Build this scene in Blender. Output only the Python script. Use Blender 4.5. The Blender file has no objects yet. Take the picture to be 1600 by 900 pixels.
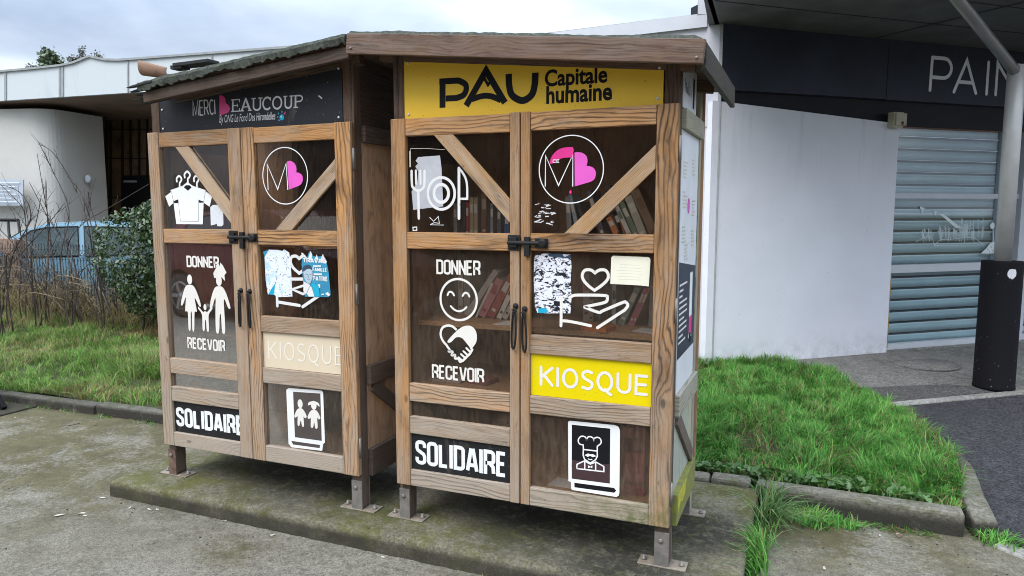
import bpy, bmesh, math, random
import numpy as np
from mathutils import Vector, Matrix, noise
from mathutils.geometry import tessellate_polygon
random.seed(7); np.random.seed(7)
SC = bpy.context.scene
COL = SC.collection
PI = math.pi

# ------------------------------------------------------------------ camera
FPX, YAW, PITCH = 1118.0, 0.3928, -0.1075          # focal length in pixels of a 1600 wide picture
CAM = Vector((1.6135, -2.5845, 1.1796))
fw = Vector((-math.sin(YAW)*math.cos(PITCH), math.cos(YAW)*math.cos(PITCH), math.sin(PITCH)))
rt = Vector((math.cos(YAW), math.sin(YAW), 0)); up = rt.cross(fw)
cd = bpy.data.cameras.new('camera'); cam = bpy.data.objects.new('camera', cd); COL.objects.link(cam)
cd.sensor_width = 36; cd.lens = FPX/1600*36; cd.clip_start = .05; cd.clip_end = 2000
cam.matrix_world = Matrix(((rt.x, up.x, -fw.x, CAM.x), (rt.y, up.y, -fw.y, CAM.y), (rt.z, up.z, -fw.z, CAM.z), (0, 0, 0, 1)))
SC.camera = cam

# ------------------------------------------------------------------ sky, sun, exposure
SUN_EL, SUN_AZ = math.radians(52), math.radians(205)   # azimuth: compass angle from +Y clockwise
w = bpy.data.worlds.new('World'); SC.world = w; w.use_nodes = True
nt = w.node_tree; nt.nodes.clear(); N = nt.nodes.new; L = nt.links.new
out = N('ShaderNodeOutputWorld'); bg = N('ShaderNodeBackground'); bg.inputs[1].default_value = .1
sky = N('ShaderNodeTexSky'); sky.sky_type = 'NISHITA'; sky.sun_disc = False
sky.sun_elevation = SUN_EL; sky.sun_rotation = SUN_AZ; sky.dust_density = 3
tc = N('ShaderNodeTexCoord'); sx = N('ShaderNodeSeparateXYZ'); L(tc.outputs['Generated'], sx.inputs[0])
den = N('ShaderNodeMath'); den.operation = 'ADD'; den.inputs[1].default_value = .22; L(sx.outputs[2], den.inputs[0])
dv = N('ShaderNodeVectorMath'); dv.operation = 'DIVIDE'; L(tc.outputs['Generated'], dv.inputs[0])
cb = N('ShaderNodeCombineXYZ')
for i in range(3): L(den.outputs[0], cb.inputs[i])
L(cb.outputs[0], dv.inputs[1])
nz = N('ShaderNodeTexNoise'); nz.inputs['Scale'].default_value = 1.15; nz.inputs['Detail'].default_value = 6; nz.inputs['Roughness'].default_value = .52
nz.inputs['Distortion'].default_value = .35
L(dv.outputs[0], nz.inputs['Vector'])
cr = N('ShaderNodeValToRGB'); e = cr.color_ramp.elements
e[0].position = .33; e[0].color = (.36, .44, .58, 1); e[1].position = .66; e[1].color = (.84, .92, 1.0, 1)
m_ = e.new(.5); m_.color = (.53, .62, .745, 1)
L(nz.outputs['Fac'], cr.inputs[0])
el = N('ShaderNodeMapRange'); el.inputs['From Min'].default_value = .2; el.inputs['From Max'].default_value = .85
el.inputs['To Min'].default_value = 7.2; el.inputs['To Max'].default_value = 25; L(sx.outputs[2], el.inputs['Value'])
sc_ = N('ShaderNodeVectorMath'); sc_.operation = 'SCALE'; L(cr.outputs[0], sc_.inputs[0]); L(el.outputs[0], sc_.inputs['Scale'])
mx = N('ShaderNodeMix'); mx.data_type = 'RGBA'; mx.inputs[0].default_value = .92
L(sky.outputs[0], mx.inputs[6]); L(sc_.outputs[0], mx.inputs[7]); L(mx.outputs[2], bg.inputs[0]); L(bg.outputs[0], out.inputs[0])
sd = bpy.data.lights.new('sun', 'SUN'); sun = bpy.data.objects.new('sun', sd); COL.objects.link(sun)
sd.energy = 1.4; sd.angle = math.radians(35); sd.color = (1, .965, .91)
sdir = Vector((math.sin(SUN_AZ)*math.cos(SUN_EL), math.cos(SUN_AZ)*math.cos(SUN_EL), math.sin(SUN_EL)))
sun.rotation_euler = sdir.to_track_quat('Z', 'Y').to_euler(); sun.location = (0, 0, 20)
vs = SC.view_settings; vs.view_transform = 'Standard'; vs.look = 'None'; vs.exposure = .95; vs.gamma = 1; vs.use_curve_mapping = False
SC.cycles.use_denoising = True; SC.cycles.filter_width = 1.0; SC.cycles.max_bounces = 6; SC.cycles.transparent_max_bounces = 16
SC.cycles.caustics_reflective = False; SC.cycles.caustics_refractive = False

# ------------------------------------------------------------------ measuring helpers: a pixel seen on a real plane -> a point of the place
def ray(p): return fw + rt*((p[0]-800)/FPX) - up*((p[1]-450)/FPX)
def on(p, n, d):
    D = ray(p); n = Vector(n); return CAM + D*((d - n.dot(CAM))/n.dot(D))
def fy(p, y): return on(p, (0, 1, 0), y)
def fz(p, z): return on(p, (0, 0, 1), z)
def atd(p, D): return CAM + ray(p)*D

# ------------------------------------------------------------------ materials
def mat(name):
    m = bpy.data.materials.new(name); m.use_nodes = True; t = m.node_tree
    return m, t, t.nodes['Principled BSDF']
class NT:
    def __init__(s, t): s.t = t
    def n(s, k, **kw):
        q = s.t.nodes.new('ShaderNode'+k)
        for a, v in kw.items(): setattr(q, a, v)
        return q
    def l(s, a, b): s.t.links.new(a, b)
    def pos(s): return s.n('NewGeometry').outputs['Position']
    def math(s, op, a, b=None, c=None, clamp=False):
        q = s.n('Math', operation=op); q.use_clamp = clamp
        for i, v in enumerate((a, b, c)):
            if v is None: continue
            if isinstance(v, (int, float)): q.inputs[i].default_value = v
            else: s.l(v, q.inputs[i])
        return q.outputs[0]
    def noise(s, vec, scale, detail=3, rough=.5, dist=0, mul=None):
        if mul:
            v = s.n('VectorMath', operation='MULTIPLY'); s.l(vec, v.inputs[0]); v.inputs[1].default_value = mul; vec = v.outputs[0]
        q = s.n('TexNoise'); q.inputs['Scale'].default_value = scale; q.inputs['Detail'].default_value = detail
        q.inputs['Roughness'].default_value = rough; q.inputs['Distortion'].default_value = dist; s.l(vec, q.inputs['Vector']); return q.outputs['Fac']
    def mr(s, v, a, b, c=0, d=1, smooth=False):
        q = s.n('MapRange'); q.interpolation_type = 'SMOOTHSTEP' if smooth else 'LINEAR'
        for k, x in zip(('From Min', 'From Max', 'To Min', 'To Max'), (a, b, c, d)): q.inputs[k].default_value = x
        s.l(v, q.inputs['Value']); return q.outputs[0]
    def mix(s, f, a, b, mode='MIX'):
        q = s.n('Mix', data_type='RGBA', blend_type=mode)
        for i, v in ((0, f), (6, a), (7, b)):
            if isinstance(v, (int, float)): q.inputs[i].default_value = v
            elif isinstance(v, tuple): q.inputs[i].default_value = (*v, 1)[:4]
            else: s.l(v, q.inputs[i])
        return q.outputs[2]
    def bump(s, h, st, dist, bs):
        q = s.n('Bump'); q.inputs['Strength'].default_value = st; q.inputs['Distance'].default_value = dist
        s.l(h, q.inputs['Height']); s.l(q.outputs[0], bs.inputs['Normal'])

def plain(name, c, rough=.6, metal=0, var=.12, scale=14, bump=0, c2=None, spec=None):
    m, t, b = mat(name); k = NT(t); p = k.pos()
    n1 = k.noise(p, scale, 5, .6)
    f = k.mr(n1, .3, .7)
    d = c2 or tuple(x*(1-var*2) for x in c)
    k.l(k.mix(f, c, d), b.inputs['Base Color'])
    b.inputs['Roughness'].default_value = rough; b.inputs['Metallic'].default_value = metal
    if spec is not None: b.inputs['Specular IOR Level'].default_value = spec
    if bump: k.bump(k.noise(p, scale*12, 4, .6), bump, .004, b)
    return m

def wood(name, light, dark, grey, rough=.75, freq=62, greygain=1.0, moss=False):
    m, t, b = mat(name); k = NT(t)
    uv = k.n('UVMap', uv_map='wuv').outputs[0]
    at = k.n('Attribute', attribute_name='board'); sp = k.n('SeparateColor'); k.l(at.outputs['Color'], sp.inputs[0])
    sv = k.n('SeparateXYZ'); k.l(uv, sv.inputs[0])
    d1 = k.noise(uv, 1, 3, .5, .4, (2.2, 8, 1))
    vm = k.n('VectorMath', operation='MULTIPLY'); k.l(uv, vm.inputs[0]); vm.inputs[1].default_value = (4.5, 9, 1)
    vo = k.n('TexVoronoi'); vo.inputs['Scale'].default_value = 1; k.l(vm.outputs[0], vo.inputs['Vector'])
    vc = k.n('SeparateColor'); k.l(vo.outputs['Color'], vc.inputs[0]); kon = k.mr(vc.outputs[0], .80, .82)
    kd = vo.outputs['Distance']; bend = k.math('MULTIPLY', kon, k.mr(kd, 0, .42, 9, 0, True)); knot = k.math('MULTIPLY', kon, k.mr(kd, .05, .12, 1, 0, True))
    ph = k.math('ADD', k.math('ADD', k.math('MULTIPLY', sv.outputs[1], freq*6.2), k.math('MULTIPLY', d1, 40)), bend)
    band = k.math('POWER', k.mr(k.math('SINE', ph), -1, 1), 2.8)
    ph2 = k.math('ADD', k.math('ADD', k.math('MULTIPLY', sv.outputs[1], freq*15), k.math('MULTIPLY', d1, 52)), bend)
    band2 = k.math('POWER', k.mr(k.math('SINE', ph2), -1, 1), 2)
    fib = k.noise(uv, 1, 4, .65, 0, (9, 330, 1))
    sel = k.mr(k.math('ADD', k.math('MULTIPLY', sp.outputs[2], .8), k.math('MULTIPLY', k.noise(uv, 1, 2, .5, 0, (1.8, 11, 1)), .5)), .30, .80)
    band = k.math('ADD', k.math('MULTIPLY', band, sel), k.math('MULTIPLY', band2, k.mr(sel, 0, 1, .48, .12)))
    band = k.math('MULTIPLY', band, k.mr(k.noise(uv, 1, 2, .5, 0, (3, 14, 1)), .32, .62, .35, 1.2))
    band = k.math('ADD', k.math('ADD', k.math('MULTIPLY', band, .76), k.math('MULTIPLY', k.math('SUBTRACT', fib, .5), 1.15)), knot, clamp=True)
    blot = k.noise(uv, 1, 4, .6, .3, (3.2, 12, 1))
    honey = k.mr(k.noise(uv, 1, 3, .6, 0, (2.4, 5, 1)), .48, .66)
    c = k.mix(k.math('MULTIPLY', honey, .75), light, (light[0]*1.22, light[1]*1.06, light[2]*.72))
    c = k.mix(band, c, dark)
    zz = k.n('SeparateXYZ'); k.l(k.pos(), zz.inputs[0]); wz = k.math('ADD', k.mr(zz.outputs[2], 1.15, .1, -.08, .34), k.mr(zz.outputs[0], 0, -1.3, 0, .10))
    c = k.mix(k.mr(blot, .53, .74, 0, .8), c, tuple(x*.62 for x in dark))
    c = k.mix(k.mr(k.noise(uv, 1, 5, .7, .2, (1.5, 48, 1)), .57, .72, 0, .75), c, tuple(x*.8 for x in dark))
    tint = k.mr(sp.outputs[0], 0, 1, .72, 1.28)
    sc = k.n('VectorMath', operation='SCALE'); k.l(c, sc.inputs[0]); k.l(tint, sc.inputs['Scale']); c = sc.outputs[0]
    gm = k.math('MULTIPLY', k.math('ADD', sp.outputs[1], k.math('ADD', k.mr(k.noise(uv, 1, 4, .6, 0, (4, 26, 1)), .3, .7, -.3, .3), wz)), greygain, clamp=True)
    gc = k.mix(k.math('MULTIPLY', band, .75), grey, tuple(x*.36 for x in grey))
    c = k.mix(gm, c, gc)
    # black mildew specks, knots of dirt
    sp2 = k.noise(uv, 1, 6, .8, .3, (14, 46, 1))
    c = k.mix(k.mr(sp2, .585, .70, 0, .72), c, (.025, .02, .016))
    if moss:
        P = k.pos(); sp3 = k.n('SeparateXYZ'); k.l(P, sp3.inputs[0])
        mm = k.math('MULTIPLY', k.mr(sp3.outputs[2], .2, -.02, 0, 1, True), k.mr(sp3.outputs[0], .62, 1.05, 0, 1, True))
        mm = k.math('MULTIPLY', mm, k.mr(k.noise(P, 22, 5, .7), .34, .6), clamp=True)
        c = k.mix(k.math('MULTIPLY', mm, .85), c, (.085, .105, .022))
    dust = k.mr(k.noise(uv, 1, 5, .7, 0, (5, 15, 1)), .5, .72, 0, .3); c = k.mix(dust, c, tuple(x*1.25 for x in grey))
    k.l(c, b.inputs['Base Color']); b.inputs['Roughness'].default_value = rough; b.inputs['Specular IOR Level'].default_value = .3
    k.bump(k.math('ADD', k.math('MULTIPLY', band, -1), k.math('MULTIPLY', fib, .5)), .55, .0022, b)
    return m

def ground(name, c1, c2, grain, agg=260, mossc=None, mosspos=None, stain=None, bump=.6, lo=.42, hi=.66, rough=.9, mosscale=2.2):
    m, t, b = mat(name); k = NT(t); P = k.pos()
    big = k.noise(P, 1.1, 5, .62, .3); mid = k.noise(P, 9, 5, .65)
    fine = k.noise(P, agg, 3, .7)
    vo = k.n('TexVoronoi'); vo.inputs['Scale'].default_value = agg*.55; k.l(P, vo.inputs['Vector'])
    c = k.mix(k.mr(big, .3, .7), c1, c2)
    c = k.mix(k.mr(mid, .35, .75, 0, .45), c, tuple(x*.55 for x in c1))
    mot = k.noise(P, 34, 6, .78, .4); pit = k.noise(P, 120, 3, .75)
    c = k.mix(k.math('MULTIPLY', k.mr(mot, .47, .60), k.mr(big, .38, .62, .25, .75)), c, tuple(x*.42 for x in c1))
    c = k.mix(k.mr(pit, .60, .70, 0, .6), c, tuple(x*.38 for x in c1))
    c = k.mix(k.mr(pit, .36, .27, 0, .4), c, tuple(min(.5, x*1.6) for x in c2))
    g = k.n('SeparateColor'); k.l(vo.outputs['Color'], g.inputs[0])
    sc = k.n('VectorMath', operation='SCALE'); k.l(c, sc.inputs[0])
    k.l(k.math('ADD', k.mr(g.outputs[0], 0, 1, 1-grain, 1+grain), k.mr(fine, .3, .7, -grain*.6, grain*.6)), sc.inputs['Scale']); c = sc.outputs[0]
    if mossc:
        mf = k.mr(k.math('ADD', k.noise(P, mosscale, 6, .68, .2), k.math('MULTIPLY', k.math('SUBTRACT', k.noise(P, 46, 5, .75), .5), .55)), lo, hi)
        if mosspos: mf = k.math('MULTIPLY', mf, mosspos(k, P), clamp=True)
        mcol = k.mix(k.mr(mid, .3, .7), mossc, tuple(x*.5 for x in mossc))
        c = k.mix(k.math('MULTIPLY', mf, .85), c, mcol)
    if stain: c = stain(k, P, c)
    k.l(c, b.inputs['Base Color']); b.inputs['Roughness'].default_value = rough; b.inputs['Specular IOR Level'].default_value = .25
    k.bump(k.math('ADD', k.math('ADD', fine, k.math('MULTIPLY', pit, 1.2)), k.math('MULTIPLY', k.math('ADD', vo.outputs['Distance'], mid), .6)), bump, .004, b)
    return m
def blob(k, P, pts):
    f = None
    for (x, y, r0, r1) in pts:
        d = k.n('VectorMath', operation='DISTANCE'); k.l(P, d.inputs[0]); d.inputs[1].default_value = (x, y, -.2)
        v = k.mr(d.outputs['Value'], r0, r1, 1, 0, True); f = v if f is None else k.math('MAXIMUM', f, v)
    return f

M = {}
M['wood'] = wood('weathered_wood', (.385, .205, .088), (.055, .025, .011), (.36, .295, .232), moss=True)
M['brace'] = wood('brace_wood', (.44, .255, .115), (.09, .045, .02), (.40, .34, .28))
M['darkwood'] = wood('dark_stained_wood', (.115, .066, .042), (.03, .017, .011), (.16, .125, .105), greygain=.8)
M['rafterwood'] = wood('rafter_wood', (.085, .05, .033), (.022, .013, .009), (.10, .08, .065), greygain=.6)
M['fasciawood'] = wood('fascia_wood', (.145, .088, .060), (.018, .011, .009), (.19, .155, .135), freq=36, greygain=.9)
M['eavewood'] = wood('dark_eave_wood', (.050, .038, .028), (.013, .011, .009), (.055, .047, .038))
M['ply'] = wood('brown_plywood', (.36, .21, .125), (.22, .12, .07), (.30, .21, .15), freq=9, greygain=.4)
M['plyside'] = wood('brown_side_plywood', (.50, .32, .20), (.33, .20, .12), (.42, .31, .23), freq=9, greygain=.4)
M['plygreen'] = wood('grey_green_plywood', (.34, .35, .30), (.2, .22, .17), (.36, .37, .33), freq=12)
M['shelf'] = plain('chipboard', (.46, .28, .15), .8, c2=(.24, .13, .065), scale=130, bump=.3)
M['siderail'] = wood('mossy_side_rail', (.30, .28, .19), (.13, .12, .06), (.36, .34, .28), greygain=.8)
def _bottomrail():
    m = wood('yellow_green_rail', (.30, .28, .14), (.12, .12, .04), (.3, .3, .2)); return m
M['mossrail'] = plain('moss_covered_rail', (.25, .27, .045), .9, c2=(.16, .15, .07), scale=26, bump=.5)

def glassm(name, tint=(.86, .86, .84), dust=.05, refl=1.0, filmc=(.42, .38, .34), rough=.02, zg=1):  # dust: dirt film, also painted pale or brown in place of reflections
    m, t, b = mat(name); k = NT(t); t.nodes.remove(b)
    o = t.nodes['Material Output']; P = k.pos()
    tr = k.n('BsdfTransparent'); tr.inputs[0].default_value = (*tint, 1)
    gl = k.n('BsdfGlossy'); gl.inputs['Roughness'].default_value = rough
    fr = k.n('Fresnel'); fr.inputs[0].default_value = 1.45
    m1 = k.n('MixShader'); k.l(k.math('MULTIPLY', fr.outputs[0], refl, clamp=True), m1.inputs[0]); k.l(tr.outputs[0], m1.inputs[1]); k.l(gl.outputs[0], m1.inputs[2])
    df = k.n('BsdfDiffuse'); df.inputs[0].default_value = (*filmc, 1)
    a = k.noise(P, 3.1, 6, .7, .6); c = k.noise(P, 60, 4, .7, 0, (1, 1, .25))
    zs = k.n('SeparateXYZ'); k.l(P, zs.inputs[0])
    d = k.math('MULTIPLY', k.math('MULTIPLY', k.mr(a, .35, .75, .15, 1), k.mr(c, .35, .7, .3, 1.3)), k.mr(zs.outputs[2], 1.25, .25, .5, zg))
    m2 = k.n('MixShader'); k.l(k.math('MULTIPLY', d, dust, clamp=True), m2.inputs[0]); k.l(m1.outputs[0], m2.inputs[1]); k.l(df.outputs[0], m2.inputs[2])
    k.l(m2.outputs[0], o.inputs[0]); return m
M['glass'] = glassm('dusty_hazed_glass', (.93, .90, .87), .055, .55, (.34, .25, .18), zg=3.2)  # brown film heavier below: part dirt, part painted for reflected ground
M['shopglass'] = glassm('shop_window_glass', (.88, .95, .97), .02, .14, (.5, .55, .56))
M['carglass'] = glassm('car_glass', (.45, .50, .48), .35, .9, (.30, .40, .40))  # pale teal film painted in for the sky mirrored in the windows

def wornvinyl(name, c):
    m, t, b = mat(name); k = NT(t); P = k.pos()
    f = k.mr(k.noise(P, 6, 5, .65), .35, .75, 0, .35); cc = k.mix(f, c, tuple(x*.72 for x in c))
    cc = k.mix(k.mr(k.noise(P, 120, 3, .7), .66, .72, 0, .55), cc, (.20, .17, .15))
    cc = k.mix(k.mr(k.noise(P, 38, 4, .75, .8, (1, 1, .35)), .66, .72, 0, .6), cc, (.30, .27, .24))
    k.l(cc, b.inputs['Base Color']); b.inputs['Roughness'].default_value = .5; b.inputs['Specular IOR Level'].default_value = .3; return m
M['white'] = wornvinyl('white_vinyl', (.78, .78, .77))
M['whiteold'] = wornvinyl('aged_white_vinyl', (.70, .68, .66))
M['creamvinyl'] = wornvinyl('cream_vinyl', (.74, .70, .64))
M['fadevinyl'] = plain('faded_lettering', (.76, .70, .60), .5, var=.03)
M['pink'] = plain('pink_vinyl', (.74, .10, .50), .45, var=.06)
M['hotpink'] = plain('hot_pink_vinyl', (.72, .02, .24), .45, var=.06)
M['signpink'] = plain('sign_pink', (.72, .06, .25), .45, var=.06)
M['black'] = plain('black_print', (.010, .010, .012), .6, var=.1, spec=.12)
def signmat(name, c, speck=.5, spc=(.05, .04, .03), rough=.45):
    m, t, b = mat(name); k = NT(t); P = k.pos()
    n1 = k.noise(P, 2.5, 4, .6); n2 = k.noise(P, 95, 2, .6)
    cc = k.mix(k.mr(n1, .35, .75, 0, .3), c, tuple(x*.75 for x in c))
    cc = k.mix(k.mr(n2, .70, .76, 0, speck), cc, spc)
    n3 = k.noise(P, 7, 6, .7, .5, (1, 1, .3)); cc = k.mix(k.mr(n3, .62, .8, 0, .35), cc, (.3, .27, .22))
    k.l(cc, b.inputs['Base Color']); b.inputs['Roughness'].default_value = rough; b.inputs['Specular IOR Level'].default_value = .22; return m
M['yellowsign'] = signmat('yellow_sign_board', (.80, .50, .045), .7)
M['yellow'] = signmat('yellow_plate', (.70, .55, .0), .35)
M['palesign'] = signmat('faded_pale_plate', (.66, .55, .40), .3)
M['blacksign'] = signmat('black_sign_board', (.022, .023, .027), .6, (.35, .34, .33))
M['solid'] = signmat('black_plate', (.016, .016, .017), .5, (.4, .4, .4))
M['steel'] = plain('galvanised_steel', (.26, .235, .21), .6, .35, .2, 30, .1)
M['rust'] = plain('rusty_steel', (.20, .13, .10), .8, .2, .25, 30, .3, (.09, .05, .035))
M['plate'] = plain('dull_base_plate', (.31, .27, .22), .75, .25, .2, 40, .2, (.18, .14, .10))
M['iron'] = plain('black_iron', (.014, .013, .013), .5, .0, .2, 30, .1, spec=.3)
M['felt'] = plain('mossy_roofing_felt', (.105, .115, .085), .95, c2=(.022, .024, .022), scale=75, bump=1.0)
M['feltdark'] = plain('torn_black_felt', (.018, .019, .02), .8, var=.3, scale=20, bump=.6)
M['terracotta'] = plain('terracotta', (.30, .185, .125), .8, c2=(.18, .10, .07), scale=18, bump=.3)
M['paper'] = plain('paper', (.66, .66, .68), .75, var=.06, scale=9)
M['card'] = plain('cream_card', (.76, .72, .58), .8, var=.05, scale=9)
M['pencil'] = plain('faint_pencil', (.58, .54, .42), .8, var=.05)
def torn(name, base, ink, sc, lo, hi, mul, c3=None):
    m, t, b = mat(name); k = NT(t); P = k.pos()
    n1 = k.noise(P, sc, 5, .7, 1.2, mul); n2 = k.noise(P, sc*3, 4, .7, 0, mul)
    f = k.mr(k.math('ADD', n1, k.math('MULTIPLY', n2, .3)), lo, hi)
    c = k.mix(f, base, ink)
    if c3: c = k.mix(k.mr(k.noise(P, 14, 3, .6), .56, .66), c, c3)
    k.l(c, b.inputs['Base Color']); b.inputs['Roughness'].default_value = .8; b.inputs['Specular IOR Level'].default_value = .15; return m
M['tornwhite'] = torn('scratched_white_sticker', (.70, .74, .80), (.08, .10, .13), 55, .72, .78, (1, 1, 1.2), (.45, .62, .72))
M['tornblack'] = torn('scratched_black_and_white_sticker', (.70, .70, .76), (.015, .014, .02), 34, .66, .69, (1, 1, 1.9))
M['bluepaper'] = plain('blue_poster_paper', (.02, .20, .34), .6, c2=(.03, .30, .45), scale=8)
M['cyan'] = plain('cyan_ink', (.0, .38, .58), .6, var=.1)
M['oldpaper'] = plain('old_torn_paper', (.47, .47, .50), .8, var=.12, scale=12)
M['skin'] = plain('printed_grey_face', (.42, .52, .58), .6, var=.1, scale=40)
M['navy'] = plain('printed_dark_hair', (.02, .05, .09), .6)
# setting
M['asphalt'] = ground('worn_mossy_asphalt', (.188, .172, .136), (.245, .226, .186), .30, 300, (.098, .084, .030),
    lambda k, P: blob(k, P, [(-2.6, .4, .5, 2.5), (-1.6, -.2, .02, .42), (1.9, .85, .15, .85), (-.6, -.35, .0, .3), (.4, -.3, 0, .28), (-3.6, .6, .2, 1.2)]), bump=.8, lo=.40, hi=.56)
M['road'] = ground('dark_asphalt', (.040, .039, .043), (.060, .058, .061), .6, 200, bump=.9, rough=.95)
M['pavement'] = ground('grey_pavement', (.19, .18, .165), (.26, .245, .225), .3, 150, (.10, .10, .08), bump=.6, lo=.5, hi=.75)
M['apron'] = ground('dark_tarmac', (.085, .08, .075), (.12, .115, .108), .45, 170, bump=.8)
M['lot'] = ground('far_ground', (.16, .14, .11), (.12, .12, .075), .3, 40, (.07, .08, .03))
M['soil'] = ground('soil', (.075, .062, .036), (.055, .06, .022), .4, 60, (.05, .075, .015), bump=1)
def slabdark(k, P, c):  # dark low front face, stains by the right leg, dark patches under the kiosks
    s = k.n('SeparateXYZ'); k.l(P, s.inputs[0])
    e_ = k.math('MULTIPLY', k.mr(s.outputs[2], -.176, -.212, 0, 1, True), k.mr(k.noise(P, 5, 6, .7), .3, .62, .7, 1))
    c = k.mix(k.math('MULTIPLY', e_, .95), c, (.026, .022, .016))
    d = k.math('MULTIPLY', blob(k, P, [(1.25, .42, .10, .36), (1.02, .0, .1, .45), (.7, .4, .25, .7), (-.6, .5, .3, .8)]), k.mr(k.noise(P, 26, 6, .75), .30, .52))
    return k.mix(k.math('MULTIPLY', d, .85), c, (.022, .021, .019))
M['slab'] = ground('mossy_concrete', (.215, .195, .145), (.165, .148, .10), .30, 240, (.11, .112, .024), None, slabdark, .7, .44, .60, mosscale=3.2)
def kerbstain(k, P, c):
    s = k.n('SeparateXYZ'); k.l(P, s.inputs[0])
    d = k.math('MULTIPLY', k.mr(s.outputs[2], -.155, -.21, 0, 1, True), k.mr(k.noise(P, 7, 5, .7), .24, .46))
    return k.mix(k.math('MULTIPLY', d, .9), c, (.03, .027, .022))
M['kerb'] = ground('old_kerb_concrete', (.21, .195, .16), (.15, .14, .11), .25, 120, (.09, .10, .03), None, kerbstain, .6, .5, .7, mosscale=6)
M['kerblight'] = ground('pale_kerb_concrete', (.33, .32, .29), (.25, .24, .21), .25, 120)
M['render'] = plain('white_render', (.60, .60, .66), .85, var=.06, scale=1.3, bump=.7)
def _render2():
    m, t, b = mat('painted_render_wall'); k = NT(t); P = k.pos()
    c = k.mix(k.mr(k.noise(P, 1.2, 5, .6), .3, .7), (.80, .80, .86), (.72, .72, .775))
    s = k.n('SeparateXYZ'); k.l(P, s.inputs[0])
    dirt = k.math('MULTIPLY', k.mr(s.outputs[2], .12, -.25, 0, 1, True), k.mr(k.noise(P, 9, 6, .75), .38, .66))
    c = k.mix(k.math('MULTIPLY', dirt, .55), c, (.30, .28, .26))
    run = k.math('MULTIPLY', k.mr(k.noise(P, 16, 4, .6, 0, (1, 1, .06)), .55, .75), k.mr(s.outputs[2], 1.2, 2.1, 0, 1, True))
    c = k.mix(k.math('MULTIPLY', run, .35), c, (.33, .32, .33))
    c = k.mix(k.mr(k.noise(P, 55, 2, .5), .74, .78, 0, .6), c, (.2, .19, .19))
    k.l(c, b.inputs['Base Color']); b.inputs['Roughness'].default_value = .85
    k.bump(k.noise(P, 170, 4, .65), .45, .004, b); return m
M['wall'] = _render2()
M['cream'] = plain('cream_render', (.58, .56, .52), .9, var=.05, scale=2, bump=.8)
M['fasciawhite'] = torn('stained_white_fascia', (.54, .57, .58), (.40, .42, .42), 1.6, .66, 1.0, (1, 1, .12))
M['joint'] = plain('fascia_joint', (.33, .34, .34), .7)
M['soffitbrown'] = plain('brown_soffit', (.26, .165, .12), .8, var=.2, scale=2)
M['panel'] = torn('brown_wall_panels', (.34, .20, .10), (.12, .085, .06), 2.2, .55, .85, (1, 1, .5))
M['darkbrown'] = plain('dark_brown_timber', (.022, .016, .012), .7)
M['blackish'] = plain('dark_opening', (.010, .010, .011), .5)
M['clere'] = plain('clerestory_glass', (.10, .11, .12), .2, var=.4, scale=3)
M['charcoal'] = plain('charcoal_cladding', (.034, .041, .064), .45, 0, .25, 2, 0, spec=.25)
M['charcoal2'] = plain('dark_lintel', (.017, .018, .023), .55, 0, .2, 3, spec=.2)
M['soffit'] = plain('grey_soffit_panel', (.125, .125, .12), .7, 0, .25, 3.2)
M['seam'] = plain('soffit_seam', (.012, .012, .012), .8)
M['letter'] = plain('satin_letter', (.92, .93, .96), .4, 0, .04, 10)
M['alu'] = plain('white_aluminium', (.58, .59, .63), .45, 0, .05, 6)
M['gap'] = plain('shutter_groove', (.03, .035, .04), .8, spec=.1)
M['shutter'] = plain('grey_shutter', (.50, .54, .55), .45, .1, .08, 1.1, c2=(.36, .41, .42))
M['inox'] = plain('brushed_steel', (.58, .56, .54), .38, .2, .08, 8)
M['inoxdark'] = plain('dull_steel_tube', (.30, .29, .28), .36, .4, .12, 8)
M['blackpaint'] = torn('chipped_black_paint', (.006, .0055, .007), (.45, .44, .43), 34, .98, 1.0, (1, 1, 1))
M['alarm'] = plain('aged_beige_plastic', (.50, .46, .33), .5, var=.08, scale=14)
M['ochre'] = plain('ochre_foam', (.48, .30, .08), .9, var=.2)
M['frost'] = plain('frosted_vinyl', (.72, .79, .79), .6, var=.05)
M['redlamp'] = plain('dark_red_lens', (.10, .012, .012), .25)
M['carblue'] = plain('pale_blue_car_paint', (.17, .30, .38), .25, .1, .05, 3)
M['carred'] = plain('dark_red_car_paint', (.10, .012, .014), .2, .1, .05, 3)
M['tyre'] = plain('tyre_rubber', (.02, .02, .02), .8)
M['rim'] = plain('wheel_rim', (.4, .4, .4), .35, .7)
M['fence'] = plain('grey_green_fence_wire', (.03, .034, .032), .6, .2)
M['stem'] = plain('bramble_stem', (.052, .036, .028), .8, var=.2, scale=9)
M['drystem'] = plain('dry_stem', (.26, .19, .11), .85, var=.2, scale=9)
M['bark'] = plain('bark', (.09, .075, .06), .9, var=.25, scale=9, bump=.6)
M['litter'] = plain('pale_litter', (.46, .43, .36), .8, var=.1, scale=60)
M['leafbrown'] = plain('dead_leaf', (.12, .085, .05), .8, var=.2, scale=40)
M['farwall'] = plain('far_facade', (.12, .105, .10), .9, var=.2, scale=.7)
def foliage(name, trans=.3, rough=.5, spec=.3):
    m, t, b = mat(name); k = NT(t); a = k.n('Attribute', attribute_name='col').outputs['Color']
    k.l(a, b.inputs['Base Color']); b.inputs['Roughness'].default_value = rough; b.inputs['Specular IOR Level'].default_value = spec
    tl = k.n('BsdfTranslucent'); k.l(a, tl.inputs[0]); ms = k.n('MixShader'); ms.inputs[0].default_value = trans
    k.l(b.outputs[0], ms.inputs[1]); k.l(tl.outputs[0], ms.inputs[2]); k.l(ms.outputs[0], t.nodes['Material Output'].inputs[0]); return m
M['grass'] = foliage('grass_blades', .38, .6, .12)
M['leaf'] = foliage('evergreen_leaves', .15, .38, .5)

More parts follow.
